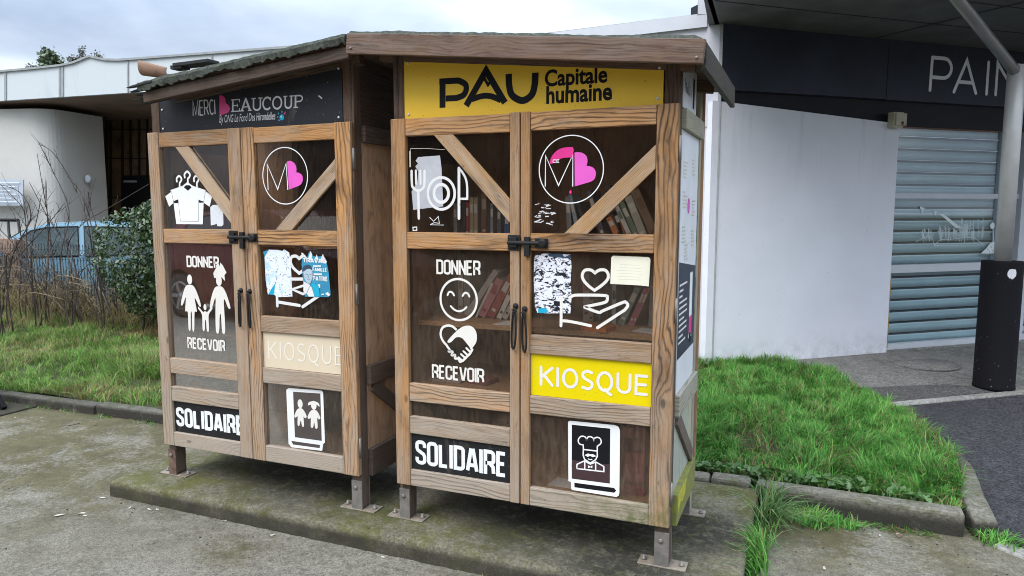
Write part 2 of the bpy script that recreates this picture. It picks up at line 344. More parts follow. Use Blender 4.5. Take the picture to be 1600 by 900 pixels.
# ------------------------------------------------------------------ mesh helpers
class MB:
    """collects faces, with plank coordinates and a per-board tint, and links them as one mesh object"""
    def __init__(s): s.v = []; s.f = []; s.uv = []; s.c = []; s.mi = []; s.mats = []; s.m = 0; s.sm = []
    def use(s, m):
        if m not in s.mats: s.mats.append(m)
        s.m = s.mats.index(m); return s
    def face(s, pts, uv=None, c=(.5, .3, 0), smooth=False):
        i = len(s.v); s.v += [Vector(p) for p in pts]; s.f.append(list(range(i, i+len(pts))))
        s.uv += list(uv) if uv else [(0, 0)]*len(pts); s.c += [c]*len(pts); s.mi.append(s.m); s.sm.append(smooth)
    def board(s, a, b, w, t, nrm, grey=None, j=0, taper=0):
        """plank from a to b, w wide, t thick along nrm; shared corners so that it can be bevelled"""
        a = Vector(a); b = Vector(b); d = (b-a); Ln = d.length; d.normalize(); nrm = Vector(nrm).normalized()
        ac = nrm.cross(d).normalized(); nrm = d.cross(ac)
        if j:
            a = a + nrm*random.uniform(-j, j); b = b + nrm*random.uniform(-j, j)
        P = [a+ac*(sx*w/2)+nrm*(sy*t/2) for sx, sy in ((-1, -1), (1, -1), (1, 1), (-1, 1))]
        Q = [b+ac*(sx*(w-taper)/2)+nrm*(sy*t/2) for sx, sy in ((-1, -1), (1, -1), (1, 1), (-1, 1))]
        i = len(s.v); s.v += P+Q
        ou, ov = random.uniform(0, 40), random.uniform(0, 40)
        c = (random.random(), (random.uniform(0, .5) if grey is None else max(0, min(1, grey+random.uniform(-.2, .2)))), random.random())
        X = [(-w/2, -t/2), (w/2, -t/2), (w/2, t/2), (-w/2, t/2)]
        def co(q, kind):
            e_, k_ = divmod(q, 4); u = Ln*e_; x, y = X[k_]
            if kind == 'w': return (ou+u, ov+x)
            if kind == 's': return (ou+u, ov+.2+y)
            return (ou+y*.3, ov+x)
        for f, kd in (((0, 4, 5, 1), 'w'), ((3, 2, 6, 7), 'w'), ((1, 5, 6, 2), 's'), ((0, 3, 7, 4), 's'), ((0, 1, 2, 3), 'e'), ((4, 7, 6, 5), 'e')):
            s.f.append([i+q for q in f]); s.uv += [co(q, kd) for q in f]; s.c += [c]*4; s.mi.append(s.m); s.sm.append(False)
        return s
    def box(s, x0, x1, y0, y1, z0, z1, grey=None):
        L3 = (x1-x0, y1-y0, z1-z0); ax = L3.index(max(L3)); c = ((x0+x1)/2, (y0+y1)/2, (z0+z1)/2)
        a = list(c); b = list(c); a[ax] = (x0, y0, z0)[ax]; b[ax] = (x1, y1, z1)[ax]
        nax = min([k for k in range(3) if k != ax], key=lambda k: L3[k]); wax = 3-ax-nax
        n = [0, 0, 0]; n[nax] = 1
        return s.board(a, b, L3[wax], L3[nax], n, grey)
    def prism(s, poly, off):
        """closed polygon (3D points) pushed along the vector off"""
        off = Vector(off); P = [Vector(p) for p in poly]; n = len(P)
        tri = tessellate_polygon([P])
        i = len(s.v); s.v += P+[p+off for p in P]
        for t in tri:
            s._f([i+q for q in t]); s._f([i+n+q for q in reversed(t)])
        for q in range(n): s._f([i+q, i+(q+1) % n, i+n+(q+1) % n, i+n+q])
        return s
    def _f(s, idx, smooth=False):
        s.f.append(list(idx)); s.uv += [(s.v[q].x*.5+s.v[q].y, s.v[q].z) for q in idx]; s.c += [(.5, .3, 0)]*len(idx); s.mi.append(s.m); s.sm.append(smooth)
    def poly(s, P):
        P = [Vector(p) for p in P]; i = len(s.v); s.v += P
        for t in tessellate_polygon([P]): s._f([i+q for q in t])
        return s
    def tube(s, pts, r, seg=8, cap=True, closed=False):
        pts = [Vector(p) for p in pts]; n = len(pts); rs = r if isinstance(r, (list, tuple)) else [r]*n
        rings = []; ref = None
        for k in range(n):
            if closed: d = pts[(k+1) % n]-pts[k-1]
            else: d = pts[min(k+1, n-1)]-pts[max(k-1, 0)]
            if d.length < 1e-9: d = Vector((0, 0, 1))
            d.normalize()
            if ref is None: ref = d.orthogonal().normalized()
            ref = (ref-d*ref.dot(d)); ref = ref.normalized() if ref.length > 1e-6 else d.orthogonal().normalized()
            b = d.cross(ref); i = len(s.v)
            s.v += [pts[k]+(ref*math.cos(2*PI*q/seg)+b*math.sin(2*PI*q/seg))*rs[k] for q in range(seg)]; rings.append(i)
        for k in range(n if closed else n-1):
            A, B = rings[k], rings[(k+1) % n]
            for q in range(seg): s._f([A+q, A+(q+1) % seg, B+(q+1) % seg, B+q], True)
        if cap and not closed:
            s._f([rings[0]+q for q in reversed(range(seg))]); s._f([rings[-1]+q for q in range(seg)])
        return s
    def lathe(s, c, prof, seg=24, axis=(0, 0, 1)):
        c = Vector(c); ax = Vector(axis).normalized(); u = ax.orthogonal().normalized(); v = ax.cross(u); rings = []
        for (r, h) in prof:
            i = len(s.v); s.v += [c+ax*h+(u*math.cos(2*PI*q/seg)+v*math.sin(2*PI*q/seg))*r for q in range(seg)]; rings.append(i)
        for A, B in zip(rings, rings[1:]):
            for q in range(seg): s._f([A+q, A+(q+1) % seg, B+(q+1) % seg, B+q], True)
        s._f([rings[0]+q for q in reversed(range(seg))]); s._f([rings[-1]+q for q in range(seg)])
        return s
    def build(s, name, m=None, parent=None, bevel=0, origin=None):
        if m is not None and not s.mats: s.mats = [m]
        org = root_of(parent) if parent is not None else Vector(origin if origin is not None else base_of(s.v))
        me = bpy.data.meshes.new(name); me.from_pydata([v-org for v in s.v], [], s.f)
        lay = me.uv_layers.new(name='wuv'); lay.data.foreach_set('uv', [x for p in s.uv for x in p])
        ca = me.color_attributes.new('board', 'FLOAT_COLOR', 'CORNER'); ca.data.foreach_set('color', [x for p in s.c for x in (*p, 1)])
        for q in s.mats: me.materials.append(q)
        me.polygons.foreach_set('material_index', s.mi); me.polygons.foreach_set('use_smooth', s.sm); me.update()
        o = bpy.data.objects.new(name, me); COL.objects.link(o)
        if parent is not None: o.parent = parent
        else: o.location = org
        if bevel:
            b = o.modifiers.new('bevel', 'BEVEL'); b.width = bevel; b.segments = 2; b.limit_method = 'ANGLE'; b.angle_limit = .6
        return o
def base_of(v):
    xs = [p.x for p in v]; ys = [p.y for p in v]; zs = [p.z for p in v]
    return ((min(xs)+max(xs))/2, (min(ys)+max(ys))/2, min(zs))
def root_of(o):
    while o.parent: o = o.parent
    return Vector(o.location)
def tag(o, label=None, cat=None, group=None, kind=None):
    if label: o['label'] = label
    if cat: o['category'] = cat
    if group: o['group'] = group
    if kind: o['kind'] = kind
    return o
def thing(name, label, cat, loc, group=None):
    o = bpy.data.objects.new(name, None); COL.objects.link(o); o.location = loc; o.empty_display_size = .1
    return tag(o, label, cat, group)
def raw(name, V, F, m, col=None, origin=None, parent=None):
    """big numpy mesh: V (n,3), F list of equal-sized index arrays"""
    org = np.array(root_of(parent) if parent is not None else (origin if origin is not None else ((V[:, 0].min()+V[:, 0].max())/2, (V[:, 1].min()+V[:, 1].max())/2, V[:, 2].min())), float)
    me = bpy.data.meshes.new(name); me.vertices.add(len(V)); me.vertices.foreach_set('co', (V-org).astype(np.float32).ravel())
    lens = np.concatenate([np.full(len(f), f.shape[1]) for f in F]); idx = np.concatenate([f.ravel() for f in F])
    me.loops.add(len(idx)); me.loops.foreach_set('vertex_index', idx.astype(np.int32))
    me.polygons.add(len(lens)); me.polygons.foreach_set('loop_start', np.concatenate([[0], np.cumsum(lens)[:-1]]).astype(np.int32))
    me.update(calc_edges=True)
    if col is not None:
        ca = me.color_attributes.new('col', 'FLOAT_COLOR', 'POINT'); ca.data.foreach_set('color', np.hstack([col, np.ones((len(col), 1))]).astype(np.float32).ravel())
    me.materials.append(m); o = bpy.data.objects.new(name, me); COL.objects.link(o)
    if parent is not None: o.parent = parent
    else: o.location = org
    return o

# ------------------------------------------------------------------ flat graphics (vinyl, paint, print) on a wall plane
class Flat:
    """2D drawing on a plane: origin o, axes ax (right) and az (up), pushed out a hair per layer"""
    def __init__(s, o, ax, az, out): s.o, s.ax, s.az, s.out = Vector(o), Vector(ax), Vector(az), Vector(out); s.k = 0; s.mb = MB()
    def P(s, q): return s.o+s.ax*q[0]+s.az*q[1]+s.out*(s.k*4e-5)
    def use(s, m): s.mb.use(m); return s
    def fill(s, pts):
        s.k += 1; s.mb.poly([s.P(q) for q in pts]); return s
    def line(s, pts, w, closed=False, cap='butt'):
        s.k += 1; p = [Vector((a, b)) for a, b in pts]
        q = [p[0]]
        for x in p[1:]:
            if (x-q[-1]).length > 1e-6: q.append(x)
        if closed and (q[0]-q[-1]).length < 1e-6: q.pop()
        p = q; n = len(p); Lf, Rt = [], []
        for i in range(n):
            d0 = (p[i]-p[i-1]) if (i > 0 or closed) else None
            d1 = (p[(i+1) % n]-p[i]) if (i < n-1 or closed) else None
            d0 = (d0 or d1).normalized(); d1 = (d1 or d0).normalized()
            n0 = Vector((-d0.y, d0.x)); n1 = Vector((-d1.y, d1.x)); m = n0+n1
            if m.length < .2: m = n0.copy()
            m.normalize(); ln = min(1/max(.3, m.dot(n0)), 2.6)*w/2
            Lf.append(p[i]+m*ln); Rt.append(p[i]-m*ln)
        for i in range(n if closed else n-1):
            j = (i+1) % n; s.mb.poly([s.P(Rt[i]), s.P(Rt[j]), s.P(Lf[j]), s.P(Lf[i])])
        if cap == 'round' and not closed:
            for c, dd in ((p[0], p[0]-p[1]), (p[-1], p[-1]-p[-2])):
                a0 = math.atan2(dd.y, dd.x); s.k += 1
                s.mb.poly([s.P((c.x+math.cos(a0-PI/2+PI*t/8)*w/2, c.y+math.sin(a0-PI/2+PI*t/8)*w/2)) for t in range(9)])
        return s
    def disc(s, c, rx, rz=None, seg=28): return s.fill([(c[0]+rx*math.cos(2*PI*i/seg), c[1]+(rz or rx)*math.sin(2*PI*i/seg)) for i in range(seg)])
    def ring(s, c, rx, rz, w, seg=48): return s.line([(c[0]+rx*math.cos(2*PI*i/seg), c[1]+rz*math.sin(2*PI*i/seg)) for i in range(seg)], w, True)
    def text(s, txt, r, w, style='bebas', gap=.16, cap='butt', fitgap=None):
        x0, x1, z0, z1 = r; x0 += w/2; x1 -= w/2; z0 += w/2; z1 -= w/2
        gl = [glyph(c, style) for c in txt]; tot = sum(g[1] for g in gl)+gap*(len(gl)-1)
        if style == 'bebas':
            sp = w*(1+gap*1.6); kx = (x1-x0-sp*(len(gl)-1))/sum(g[1] for g in gl); x = x0
            for st, gw in gl:
                for pts, closed in st: s.line([(x+a*kx, z0+b*(z1-z0)) for a, b in pts], w, closed, cap)
                x += gw*kx+sp
            return s
        kx = (x1-x0)/tot; x = x0
        for st, gw in gl:
            for pts, closed in st: s.line([(x+a*kx, z0+b*(z1-z0)) for a, b in pts], w, closed, cap)
            x += (gw+gap)*kx
        return s
    def font(s, txt, r, bold=0, shear=0):
        cu = bpy.data.curves.new('t', 'FONT'); cu.body = txt; cu.offset = bold; cu.shear = shear; cu.resolution_u = 4
        o = bpy.data.objects.new('t', cu); COL.objects.link(o); bpy.context.view_layer.update()
        me = bpy.data.meshes.new_from_object(o.evaluated_get(bpy.context.evaluated_depsgraph_get()))
        vs_ = [v.co.copy() for v in me.vertices]; fs = [list(p.vertices) for p in me.polygons]
        bpy.data.objects.remove(o); bpy.data.curves.remove(cu); bpy.data.meshes.remove(me)
        a, b = min(v.x for v in vs_), max(v.x for v in vs_); c, d = min(v.y for v in vs_), max(v.y for v in vs_)
        x0, x1, z0, z1 = r; s.k += 1; i = len(s.mb.v)
        s.mb.v += [s.P((x0+(v.x-a)/(b-a)*(x1-x0), z0+(v.y-c)/(d-c)*(z1-z0))) for v in vs_]
        for f in fs: s.mb._f([i+q for q in f])
        return s
    def build(s, name, m=None, parent=None): return s.mb.build(name, m, parent)
def arc(cx, cy, rx, ry, a0, a1, n=7): return [(cx+rx*math.cos(math.radians(a0+(a1-a0)*i/n)), cy+ry*math.sin(math.radians(a0+(a1-a0)*i/n))) for i in range(n+1)]
def glyph(c, style):
    if style == 'bebas': W = .36; rx, ry = .15, .14
    elif style == 'round': W = .62; rx, ry = .27, .25
    else: W = .60; rx, ry = .30, .5
    H = W
    if c == ' ': return [], W*.4
    if c == 'I': return [([(0, -.06 if style == 'bebas' else 0), (0, 1.06 if style == 'bebas' else 1)], 0)], 0.001
    if c == 'L': return [([(0, 1), (0, 0), (W*.85, 0)], 0)], W*.85
    if c in 'OQ' or c == '0':
        if style == 'bebas': o = arc(W-rx, 1-ry, rx, ry, 0, 90)+arc(rx, 1-ry, rx, ry, 90, 180)+arc(rx, ry, rx, ry, 180, 270)+arc(W-rx, ry, rx, ry, 270, 360)
        else: W *= 1.18; o = arc(W/2, .5, W/2, .5, 0, 360, 32)[:-1]
        st = [(o, 1)]
        if c == 'Q': st.append(([(W*.55, .06), (W*.75, -.13), (W*.95, -.2)], 0))
        return st, W
    if c == 'S':
        if style == 'bebas': return [([(W, .74)]+arc(W-rx, 1-ry, rx, ry, 0, 90)+arc(rx, 1-ry, rx, ry, 90, 180)+[(0, .70), (W*.12, .60), (W*.88, .42), (W, .31)]+arc(W-rx, ry, rx, ry, 360, 270)+arc(rx, ry, rx, ry, 270, 180)+[(0, .26)], 0)], W
        W *= .8; return [([(W*.95, .93)]+arc(W*.5, .76, W*.5, .24, 70, 200, 10)+[(W*.2, .58), (W*.75, .44)]+arc(W*.5, .25, W*.52, .25, 25, -120, 12)+[(0, .06)], 0)], W
    if c == 'D': return [([(0, 0), (0, 1)]+arc(W-rx, 1-ry, rx, ry, 90, 0)+arc(W-rx, ry, rx, ry, 0, -90), 1)], W
    if c == 'A' and style == 'bebas':
        W *= 1.15; return [([(0, -.02), (W*.40, 1.04)], 0), ([(W, -.02), (W*.60, 1.04)], 0), ([(W*.16, .25), (W*.84, .25)], 0)], W
    if c == 'N' and style == 'bebas': return [([(0, -.06), (0, 1.06)], 0), ([(W, -.06), (W, 1.06)], 0), ([(0, .98), (W, .02)], 0)], W
    if c == 'M' and style == 'bebas':
        W *= 1.5; return [([(0, -.06), (0, 1.06)], 0), ([(W, -.06), (W, 1.06)], 0), ([(W*.06, 1.0), (W*.5, .1)], 0), ([(W*.94, 1.0), (W*.5, .1)], 0)], W
    if c == 'V' and style == 'bebas':
        W *= 1.1; return [([(0, 1.05), (W*.42, -.03)], 0), ([(W, 1.05), (W*.58, -.03)], 0)], W
    if c == 'A':
        W *= 1.2; return [([(0, 0), (W/2, 1), (W, 0)], 0), ([(W*.16, .27), (W*.84, .27)], 0)], W
    if c in 'RPB':
        mid = .47; by = min(ry, .26)
        st = [([(0, 0), (0, 1)]+arc(W-rx, 1-by, rx, by, 90, 0)+arc(W-rx, mid+by, rx, by, 0, -90)+[(0, mid)], 0)]
        if style == 'bebas' and c in 'RP': st = [([(0, -.06), (0, .3)], 0)]+st
        if c == 'R': st.append(([(W*.5, mid), (W*.95, .3 if style == 'bebas' else .1), (W, 0)] if style == 'bebas' else [(W*.5, mid), (W, 0)], 0))
        if c == 'B': st.append(([(0, mid)]+arc(W-rx, mid-by, rx, by, 90, 0)+arc(W-rx, by, rx, by, 0, -90)+[(0, 0)], 0))
        return st, W
    if c == 'E': W *= .85; return [([(W, 1), (0, 1), (0, 0), (W, 0)], 0), ([(0, .52), (W*.88, .52)], 0)], W
    if c == 'F': W *= .85; return [([(W, 1), (0, 1), (0, 0)], 0), ([(0, .5), (W*.88, .5)], 0)], W
    if c == 'N': return [([(0, 0), (0, 1), (W, 0), (W, 1)], 0)], W
    if c == 'M': W *= 1.45; return [([(0, 0), (W*.06, 1), (W/2, .05), (W*.94, 1), (W, 0)], 0)], W
    if c == 'C':
        if style == 'bebas': return [([(W, .70)]+arc(W-rx, 1-ry, rx, ry, 0, 90)+arc(rx, 1-ry, rx, ry, 90, 180)+arc(rx, ry, rx, ry, 180, 270)+arc(W-rx, ry, rx, ry, 270, 360)+[(W, .30)], 0)], W
        return [(arc(W*.55, .5, W*.55, .5, 50, 310, 20), 0)], W*.95
    if c == 'V': W *= 1.15; return [([(0, 1), (W/2, 0), (W, 1)], 0)], W
    if c == 'U': return [([(0, 1)]+arc(rx, min(ry, .3), rx, min(ry, .3), 180, 270)+arc(W-rx, min(ry, .3), rx, min(ry, .3), 270, 360)+[(W, 1)], 0)], W
    if c == 'K': return [([(0, 0), (0, 1)], 0), ([(W, 1), (0, .42)], 0), ([(W*.28, .56), (W, 0)], 0)], W
    if c == 'T': return [([(0, 1), (W, 1)], 0), ([(W/2, 1), (W/2, 0)], 0)], W
    return [], W
class Zone:
    """coordinates read off an enlarged crop of the photograph, measured on the plane y = Y of the kiosk fronts"""
    def __init__(s, ox, oy, k, Y): s.ox, s.oy, s.k, s.Y = ox, oy, k, Y
    def __call__(s, *pts):
        r = []
        for a, b in pts:
            q = fy((s.ox+a/s.k, s.oy+b/s.k), s.Y); r.append((q.x, q.z))
        return r
    def r(s, a, b):
        (x0, z1), (x1, z0) = s(a, b); return (x0, x1, z0, z1)
    def w(s, n, at=(100, 100)):
        a, b = s(at, (at[0], at[1]+n)); return abs(a[1]-b[1])
def flat(Y): return Flat((0, Y, 0), (1, 0, 0), (0, 0, 1), (0, -1, 0))

# ================================================================== LARGE STRUCTURE
ZS, ZG = -.17, -.255            # top of the slab, level of the car park
def sheet(name, pts, m, thick=None, kind='structure'):
    mb = MB(); P = [Vector(p) for p in pts]
    if thick: mb.prism(P, (0, 0, -thick))
    else: mb.poly(P)
    me = mb.build(name, m)
    bm = bmesh.new(); bm.from_mesh(me.data); bmesh.ops.recalc_face_normals(bm, faces=bm.faces); 
    if not thick:
        for f in bm.faces:
            if f.normal.z < 0: f.normal_flip()
    bm.to_mesh(me.data); bm.free()
    return tag(me, kind=kind)
sheet('ground', [(-300, -300, -.62), (300, -300, -.62), (300, 300, -.62), (-300, 300, -.62)], M['lot'])
sheet('parking_lot', [(-60, 2.2, -.43), (-2, 2.2, -.43), (-2, 60, -.43), (-60, 60, -.43)], M['lot'], .15)
sheet('car_park', [(-60, -60, ZG), (60, -60, ZG), (60, 1.25, ZG), (-60, 1.25, ZG)], M['asphalt'], .2)
# right building frame: s runs along the facade, o towards the camera
E1 = Vector((.757, .653, 0)).normalized(); NB = Vector((.653, -.757, 0)).normalized(); W1 = Vector((2.347, 5.110, 0))
def B(s, z, o=0): q = W1+E1*s+NB*o; return Vector((q.x, q.y, z))
# dark road on the right, pavement and kerbs
rd = [fz((1540, 842), -.251), fz((1600, 866), -.251)]; dd = (rd[1]-rd[0]).normalized()
k0 = fz((1385, 634), -.251); k1 = fz((1600, 614), -.251); kd = (k1-k0).normalized()
sheet('road', [(2.36, 1.0, -.251), tuple(rd[0]), tuple(rd[0]+dd*9), (26, 12, -.251), tuple(k0+kd*20), tuple(k0-kd*.8), (1.9, 2.6, -.251)], M['road'])
sheet('pavement', [tuple(k0-kd*1.6), tuple(k0+kd*20), tuple(B(16, -.155, .2)), tuple(B(.1, -.185, .0)), tuple(B(-2.6, -.19, -.02)), (-.4, 3.6, -.25)], M['pavement'], .12)
apron = [(1335, 607), (1400, 604), (1480, 601), (1540, 606), (1570, 611), (1480, 620), (1390, 631)]
def pav_z(x, y):
    a_, b_, c_ = k0, k0+kd*10, B(.1, -.185, 0); n3 = (b_-a_).cross(c_-a_); return a_.z-(n3.x*(x-a_.x)+n3.y*(y-a_.y))/n3.z
def on_pav(p):
    q = fz(p, -.23)
    for _ in range(4): q = fz(p, pav_z(q.x, q.y))
    return q
sheet('tarmac_apron', [on_pav(p)+Vector((0, 0, .004)) for p in apron], M['apron'])  # darker wedge laid over the pavement beside the kerb
mb = MB(); a = k0-kd*.35+Vector((0, 0, -.055)); mb.board(a, k0+kd*16+Vector((0, 0, -.055)), .085, .14, (0, 0, 1)); tag(mb.build('kerb', M['kerblight'], bevel=.01), kind='structure')
mb = MB(); a = rd[0]+Vector((0, 0, -.06)); mb.board(a+dd*.05, a+dd*8, .09, .135, (0, 0, 1)); tag(mb.build('kerb', M['kerblight'], bevel=.01), kind='structure')
# kerb along the grass: slightly rising line y = KY(x)
def KY(x): return .985+.034*(x-1.2) if x < 1.2 else .985-.012*(x-1.2)
def KZ(x): return -.145 if x > -1 else -.145-.045*min(1, (-1-x)/2.0)
def kerbrun(xs, top, name='kerb'):
    mb = MB()
    for x0, x1 in zip(xs, xs[1:]):
        dz = random.uniform(-.006, .006); dy = random.uniform(-.008, .008)
        z = (KZ(x0)+KZ(x1))/2+dz
        mb.board((x0+.004, KY(x0)+.05+dy, (z-.33)/2), (x1-.004, KY(x1)+.05+dy, (z-.33)/2), z+.33, .1, (0, 1, 0))
    return tag(mb.build(name, M['kerb'], bevel=.016), kind='structure')
kerbrun([-9.0, -8, -7, -6, -5, -4, -3, -2, -1.0, 0, 1.04, 1.205, 1.40], -.15)
kerbrun([1.42, 2.305], -.14)
mb = MB()
cc = [(2.385, 1.0), (2.375, 1.12), (2.385, 1.3), (2.41, 1.55), (2.43, 1.8), (2.40, 2.2), (2.35, 2.7), (2.26, 3.2)]
for (x0, y0), (x1, y1), z0, z1 in zip(cc, cc[1:], [-.18, -.15, -.16, -.17, -.18, -.2, -.22], [-.15, -.16, -.17, -.18, -.2, -.22, -.24]):
    i = len(mb.v); dx, dy = (y1-y0), -(x1-x0); l_ = math.hypot(dx, dy); dx, dy = dx/l_*.05, dy/l_*.05
    mb.v += [Vector(q) for q in ((x0-dx, y0-dy, -.32), (x0+dx, y0+dy, -.32), (x0+dx, y0+dy, z0), (x0-dx, y0-dy, z0), (x1-dx, y1-dy, -.32), (x1+dx, y1+dy, -.32), (x1+dx, y1+dy, z1), (x1-dx, y1-dy, z1))]
    for f in ((0, 1, 2, 3), (4, 7, 6, 5), (1, 5, 6, 2), (2, 6, 7, 3), (0, 3, 7, 4)): mb._f([i+q for q in f])
tag(mb.build('kerb', M['kerb'], bevel=.015), kind='structure')
# concrete slab under the kiosks, worn edges
def slab():
    bm = bmesh.new(); nx, ny, nz_ = 150, 60, 4
    X0, X1, Y0, Y1 = -1.60, 1.437, -.142, .98
    bmesh.ops.create_grid(bm, x_segments=nx, y_segments=ny, size=.5)
    for v in bm.verts:
        x = X0+(v.co.x+.5)*(X1-X0); y = Y0+(v.co.y+.5)*(Y1-Y0); ed = min(x-X0, X1-x, y-Y0, .3)
        n1 = noise.noise(Vector((x*6, y*6, 1))); n2 = noise.noise(Vector((x*19, y*19, 4)))
        z = ZS+.0012*n1-(max(0, .028-ed)/.028)**2*(.012+.009*n2)
        if ed < .02: y += .004*n2
        v.co = Vector((x, y, z))
    ext = bmesh.ops.extrude_edge_only(bm, edges=[e for e in bm.edges if e.is_boundary])
    for v in [g for g in ext['geom'] if isinstance(g, bmesh.types.BMVert)]: v.co.z = -.33; v.co.y += random.uniform(-.004, .004)
    bmesh.ops.recalc_face_normals(bm, faces=bm.faces)
    me = bpy.data.meshes.new('concrete_slab'); bm.to_mesh(me); bm.free(); me.materials.append(M['slab'])
    for p in me.polygons: p.use_smooth = True
    o = bpy.data.objects.new('concrete_slab', me); COL.objects.link(o)
    return tag(o, 'low mossy concrete slab that both wooden kiosks stand on', 'slab')
slab()

# ================================================================== KIOSKS
RIDGE = -.12
M['yellowpaint'] = plain('flaking_yellow_paint', (.55, .50, .03), .7, c2=(.30, .28, .05), scale=40)
def roofz(x, kind): return 1.885-.105*(x-RIDGE) if kind == 'R' else 1.878+.098*(x-RIDGE)
GY = .018
def kiosk(kind):
    x0 = 0 if kind == 'R' else -1.372; W = 1.175
    right = kind == 'R'
    lab = ('weathered wooden book-sharing kiosk under a yellow PAU sign, its shelves full of books' if right else
           'weathered wooden sharing kiosk under a black MERCI BEAUCOUP sign, clothes hanger sticker on its door')
    root = thing('sharing_kiosk', lab, 'kiosk', (x0+W/2, .3, ZS), 'wooden sharing kiosks')
    V = Vector
    # posts and their steel feet
    for px, fx_ in ((x0+.022, 1), (x0+W-.030, -1)):
        pw = .05 if fx_ == 1 else .055
        for py, front in ((.058, True), (.575, False)):
            zt = roofz(px, kind)-.03
            mb = MB(); mb.board((px, py, ZS+.012), (px, py, zt), pw, .052, (0, 1, 0), .25 if front else .5)
            mb.build('post', M['darkwood'] if front else M['siderail'], root, .003)
            ft = MB().use(M['rust'] if (not right and fx_ == 1) else M['steel'])
            ft.box(px-pw/2, px+pw/2, py-.033, py-.0265, ZS+.004, -.03); ft.box(px-pw/2, px+pw/2, py+.0265, py+.033, ZS+.004, -.03)
            ft.use(M['plate']).box(px-pw/2-.064, px+pw/2+.064, py-.036, py+.04, ZS+.0005, ZS+.0065)
            f_ = ft.build('post_foot', None, root, .0015)
            for bx in (px-pw/2-.045, px+pw/2+.045): bl = MB(); bl.lathe((bx, py, ZS+.0065), [(.011, 0), (.011, .007), (.006, .008), (.006, .018)], 6); bl.build('bolt', M['steel'], f_)
            bl = MB(); bl.lathe((px-.004, py-.0335, -.062), [(.010, 0), (.0095, .005), (.004, .007)], 8, (0, -1, 0))
            bl.build('bolt', M['steel'], f_)
    # carcass
    a, b = x0+.012, x0+W-.012
    mb = MB(); mb.box(a-.02, b+.02, .603, .611, -.01, 1.72); mb.build('back_panel', M['ply'], root)
    mb = MB(); mb.box(a, b, .09, .597, .035, .055); mb.build('floor_panel', M['shelf'], root)
    for side in (-1, 1):
        xs = x0+.004 if side < 0 else x0+W-.016
        outer = right and side > 0
        mb = MB(); mb.box(xs, xs+.009, .086, .548, .0, 1.48); mb.build('side_panel', M['plygreen'] if outer else M['plyside'], root)
        xo = x0+(-.004 if side < 0 else W+.002)
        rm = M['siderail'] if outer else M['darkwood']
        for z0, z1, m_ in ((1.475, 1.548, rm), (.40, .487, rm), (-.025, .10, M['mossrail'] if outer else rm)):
            mb = MB(); mb.board((xo, .087, (z0+z1)/2), (xo, .547, (z0+z1)/2), z1-z0, .026, (1, 0, 0), .7 if outer else .3); sr_ = mb.build('side_rail', m_, root, .003)
            if outer and z0 < 0:
                mb = MB(); mb.prism([(xo+.0138, .10, .095), (xo+.0138, .30, .096), (xo+.0138, .27, .045), (xo+.0138, .21, .03), (xo+.0138, .16, .05), (xo+.0138, .10, .02)], (.0012, 0, 0)); mb.build('yellow_paint', M['yellowpaint'], sr_)
        mb = MB(); mb.board((xo-.006*side, .13, .39), (xo-.006*side, .52, .115), .06, .022, (1, 0, 0), .7 if outer else .4); mb.build('side_brace', M['darkwood'] if outer else rm, root, .003)
        if outer:
            mb = MB(); mb.box(xs+.0095, xs+.0125, .05, .055, -.02, 1.62); mb.use(M['steel']); mb.build('edge_strip', M['steel'], root)
    # dark sheet added at the inner sides for the shaded opening under the eaves
    xi = x0+.012 if right else x0+W-.020
    mb = MB(); mb.box(xi, xi+.008, .03, .60, 1.40, roofz(xi, kind)-.035); mb.build('eaves_shade_sheet', M['rafterwood'], root)
    # front sign between posts
    s0, s1 = x0+.047, x0+1.112
    if right: zt0, zt1 = 1.84, 1.745
    else: zt0, zt1 = 1.725, 1.845
    mb = MB(); mb.prism([(s0, .036, 1.545), (s1, .036, 1.545), (s1, .036, zt1), (s0, .036, zt0)], (0, .006, 0))
    sign = mb.build('sign_panel', M['yellowsign'] if right else M['blacksign'], root)
    mb = MB(); mb.box(s0, s1, .06, .085, 1.50, 1.535); mb.build('lintel', M['darkwood'], root)
    for q in ((s0+.02, 1.575), (s1-.02, 1.58), (s0+.02, zt0-.06), (s1-.015, zt1-.06)):
        bl = MB(); bl.lathe((q[0], .0355, q[1]), [(.006, 0), (.005, .003), (0.001, .004)], 8, (0, -1, 0)); bl.build('screw', M['paper'], sign)
    # roof
    if right: xa, xb = RIDGE+.004, 1.262
    else: xa, xb = -1.275, RIDGE-.006
    ya, yb = -.115, .86
    za, zb = roofz(xa, kind), roofz(xb, kind)
    mb = MB(); mb.prism([(xa, ya+.025, za-.030), (xb, ya+.025, zb-.030), (xb, ya+.025, zb-.006), (xa, ya+.025, za-.006)], (0, yb-ya-.025, 0))
    roof = mb.build('roof', M['darkwood'], root)
    # roofing felt: rough granular sheet with an uneven edge
    nx, ny = 170, 70; bmf = bmesh.new(); g = []
    for j in range(ny+1):
        row = []
        for i in range(nx+1):
            u, v = i/nx, j/ny; x = xa+(xb-xa)*u; y = ya+(yb-ya)*v
            f = noise.noise(V((x*5, y*5, 3)))*.006+noise.noise(V((x*32, y*32, 9)))*.0035
            if not right:
                if j == 0: y -= .012+.008*noise.noise(V((x*9, 0, 5))); f -= .040+.012*noise.noise(V((x*7, 1, 2)))+.014*noise.noise(V((x*38, 1, 2)))
                elif j == 1: y = ya-.016; f -= .016
                elif j == 2: y = ya-.008; f -= .002
            else:
                if j == 0: f -= .016; y -= .002+.004*noise.noise(V((x*22, 1, 1)))
            z = roofz(x, kind)+(.012 if right else .006)+f
            if right and x > 1.235: z -= .01*(x-1.235)/.03
            row.append(bmf.verts.new(V((x, y, z))-root.location))
        g.append(row)
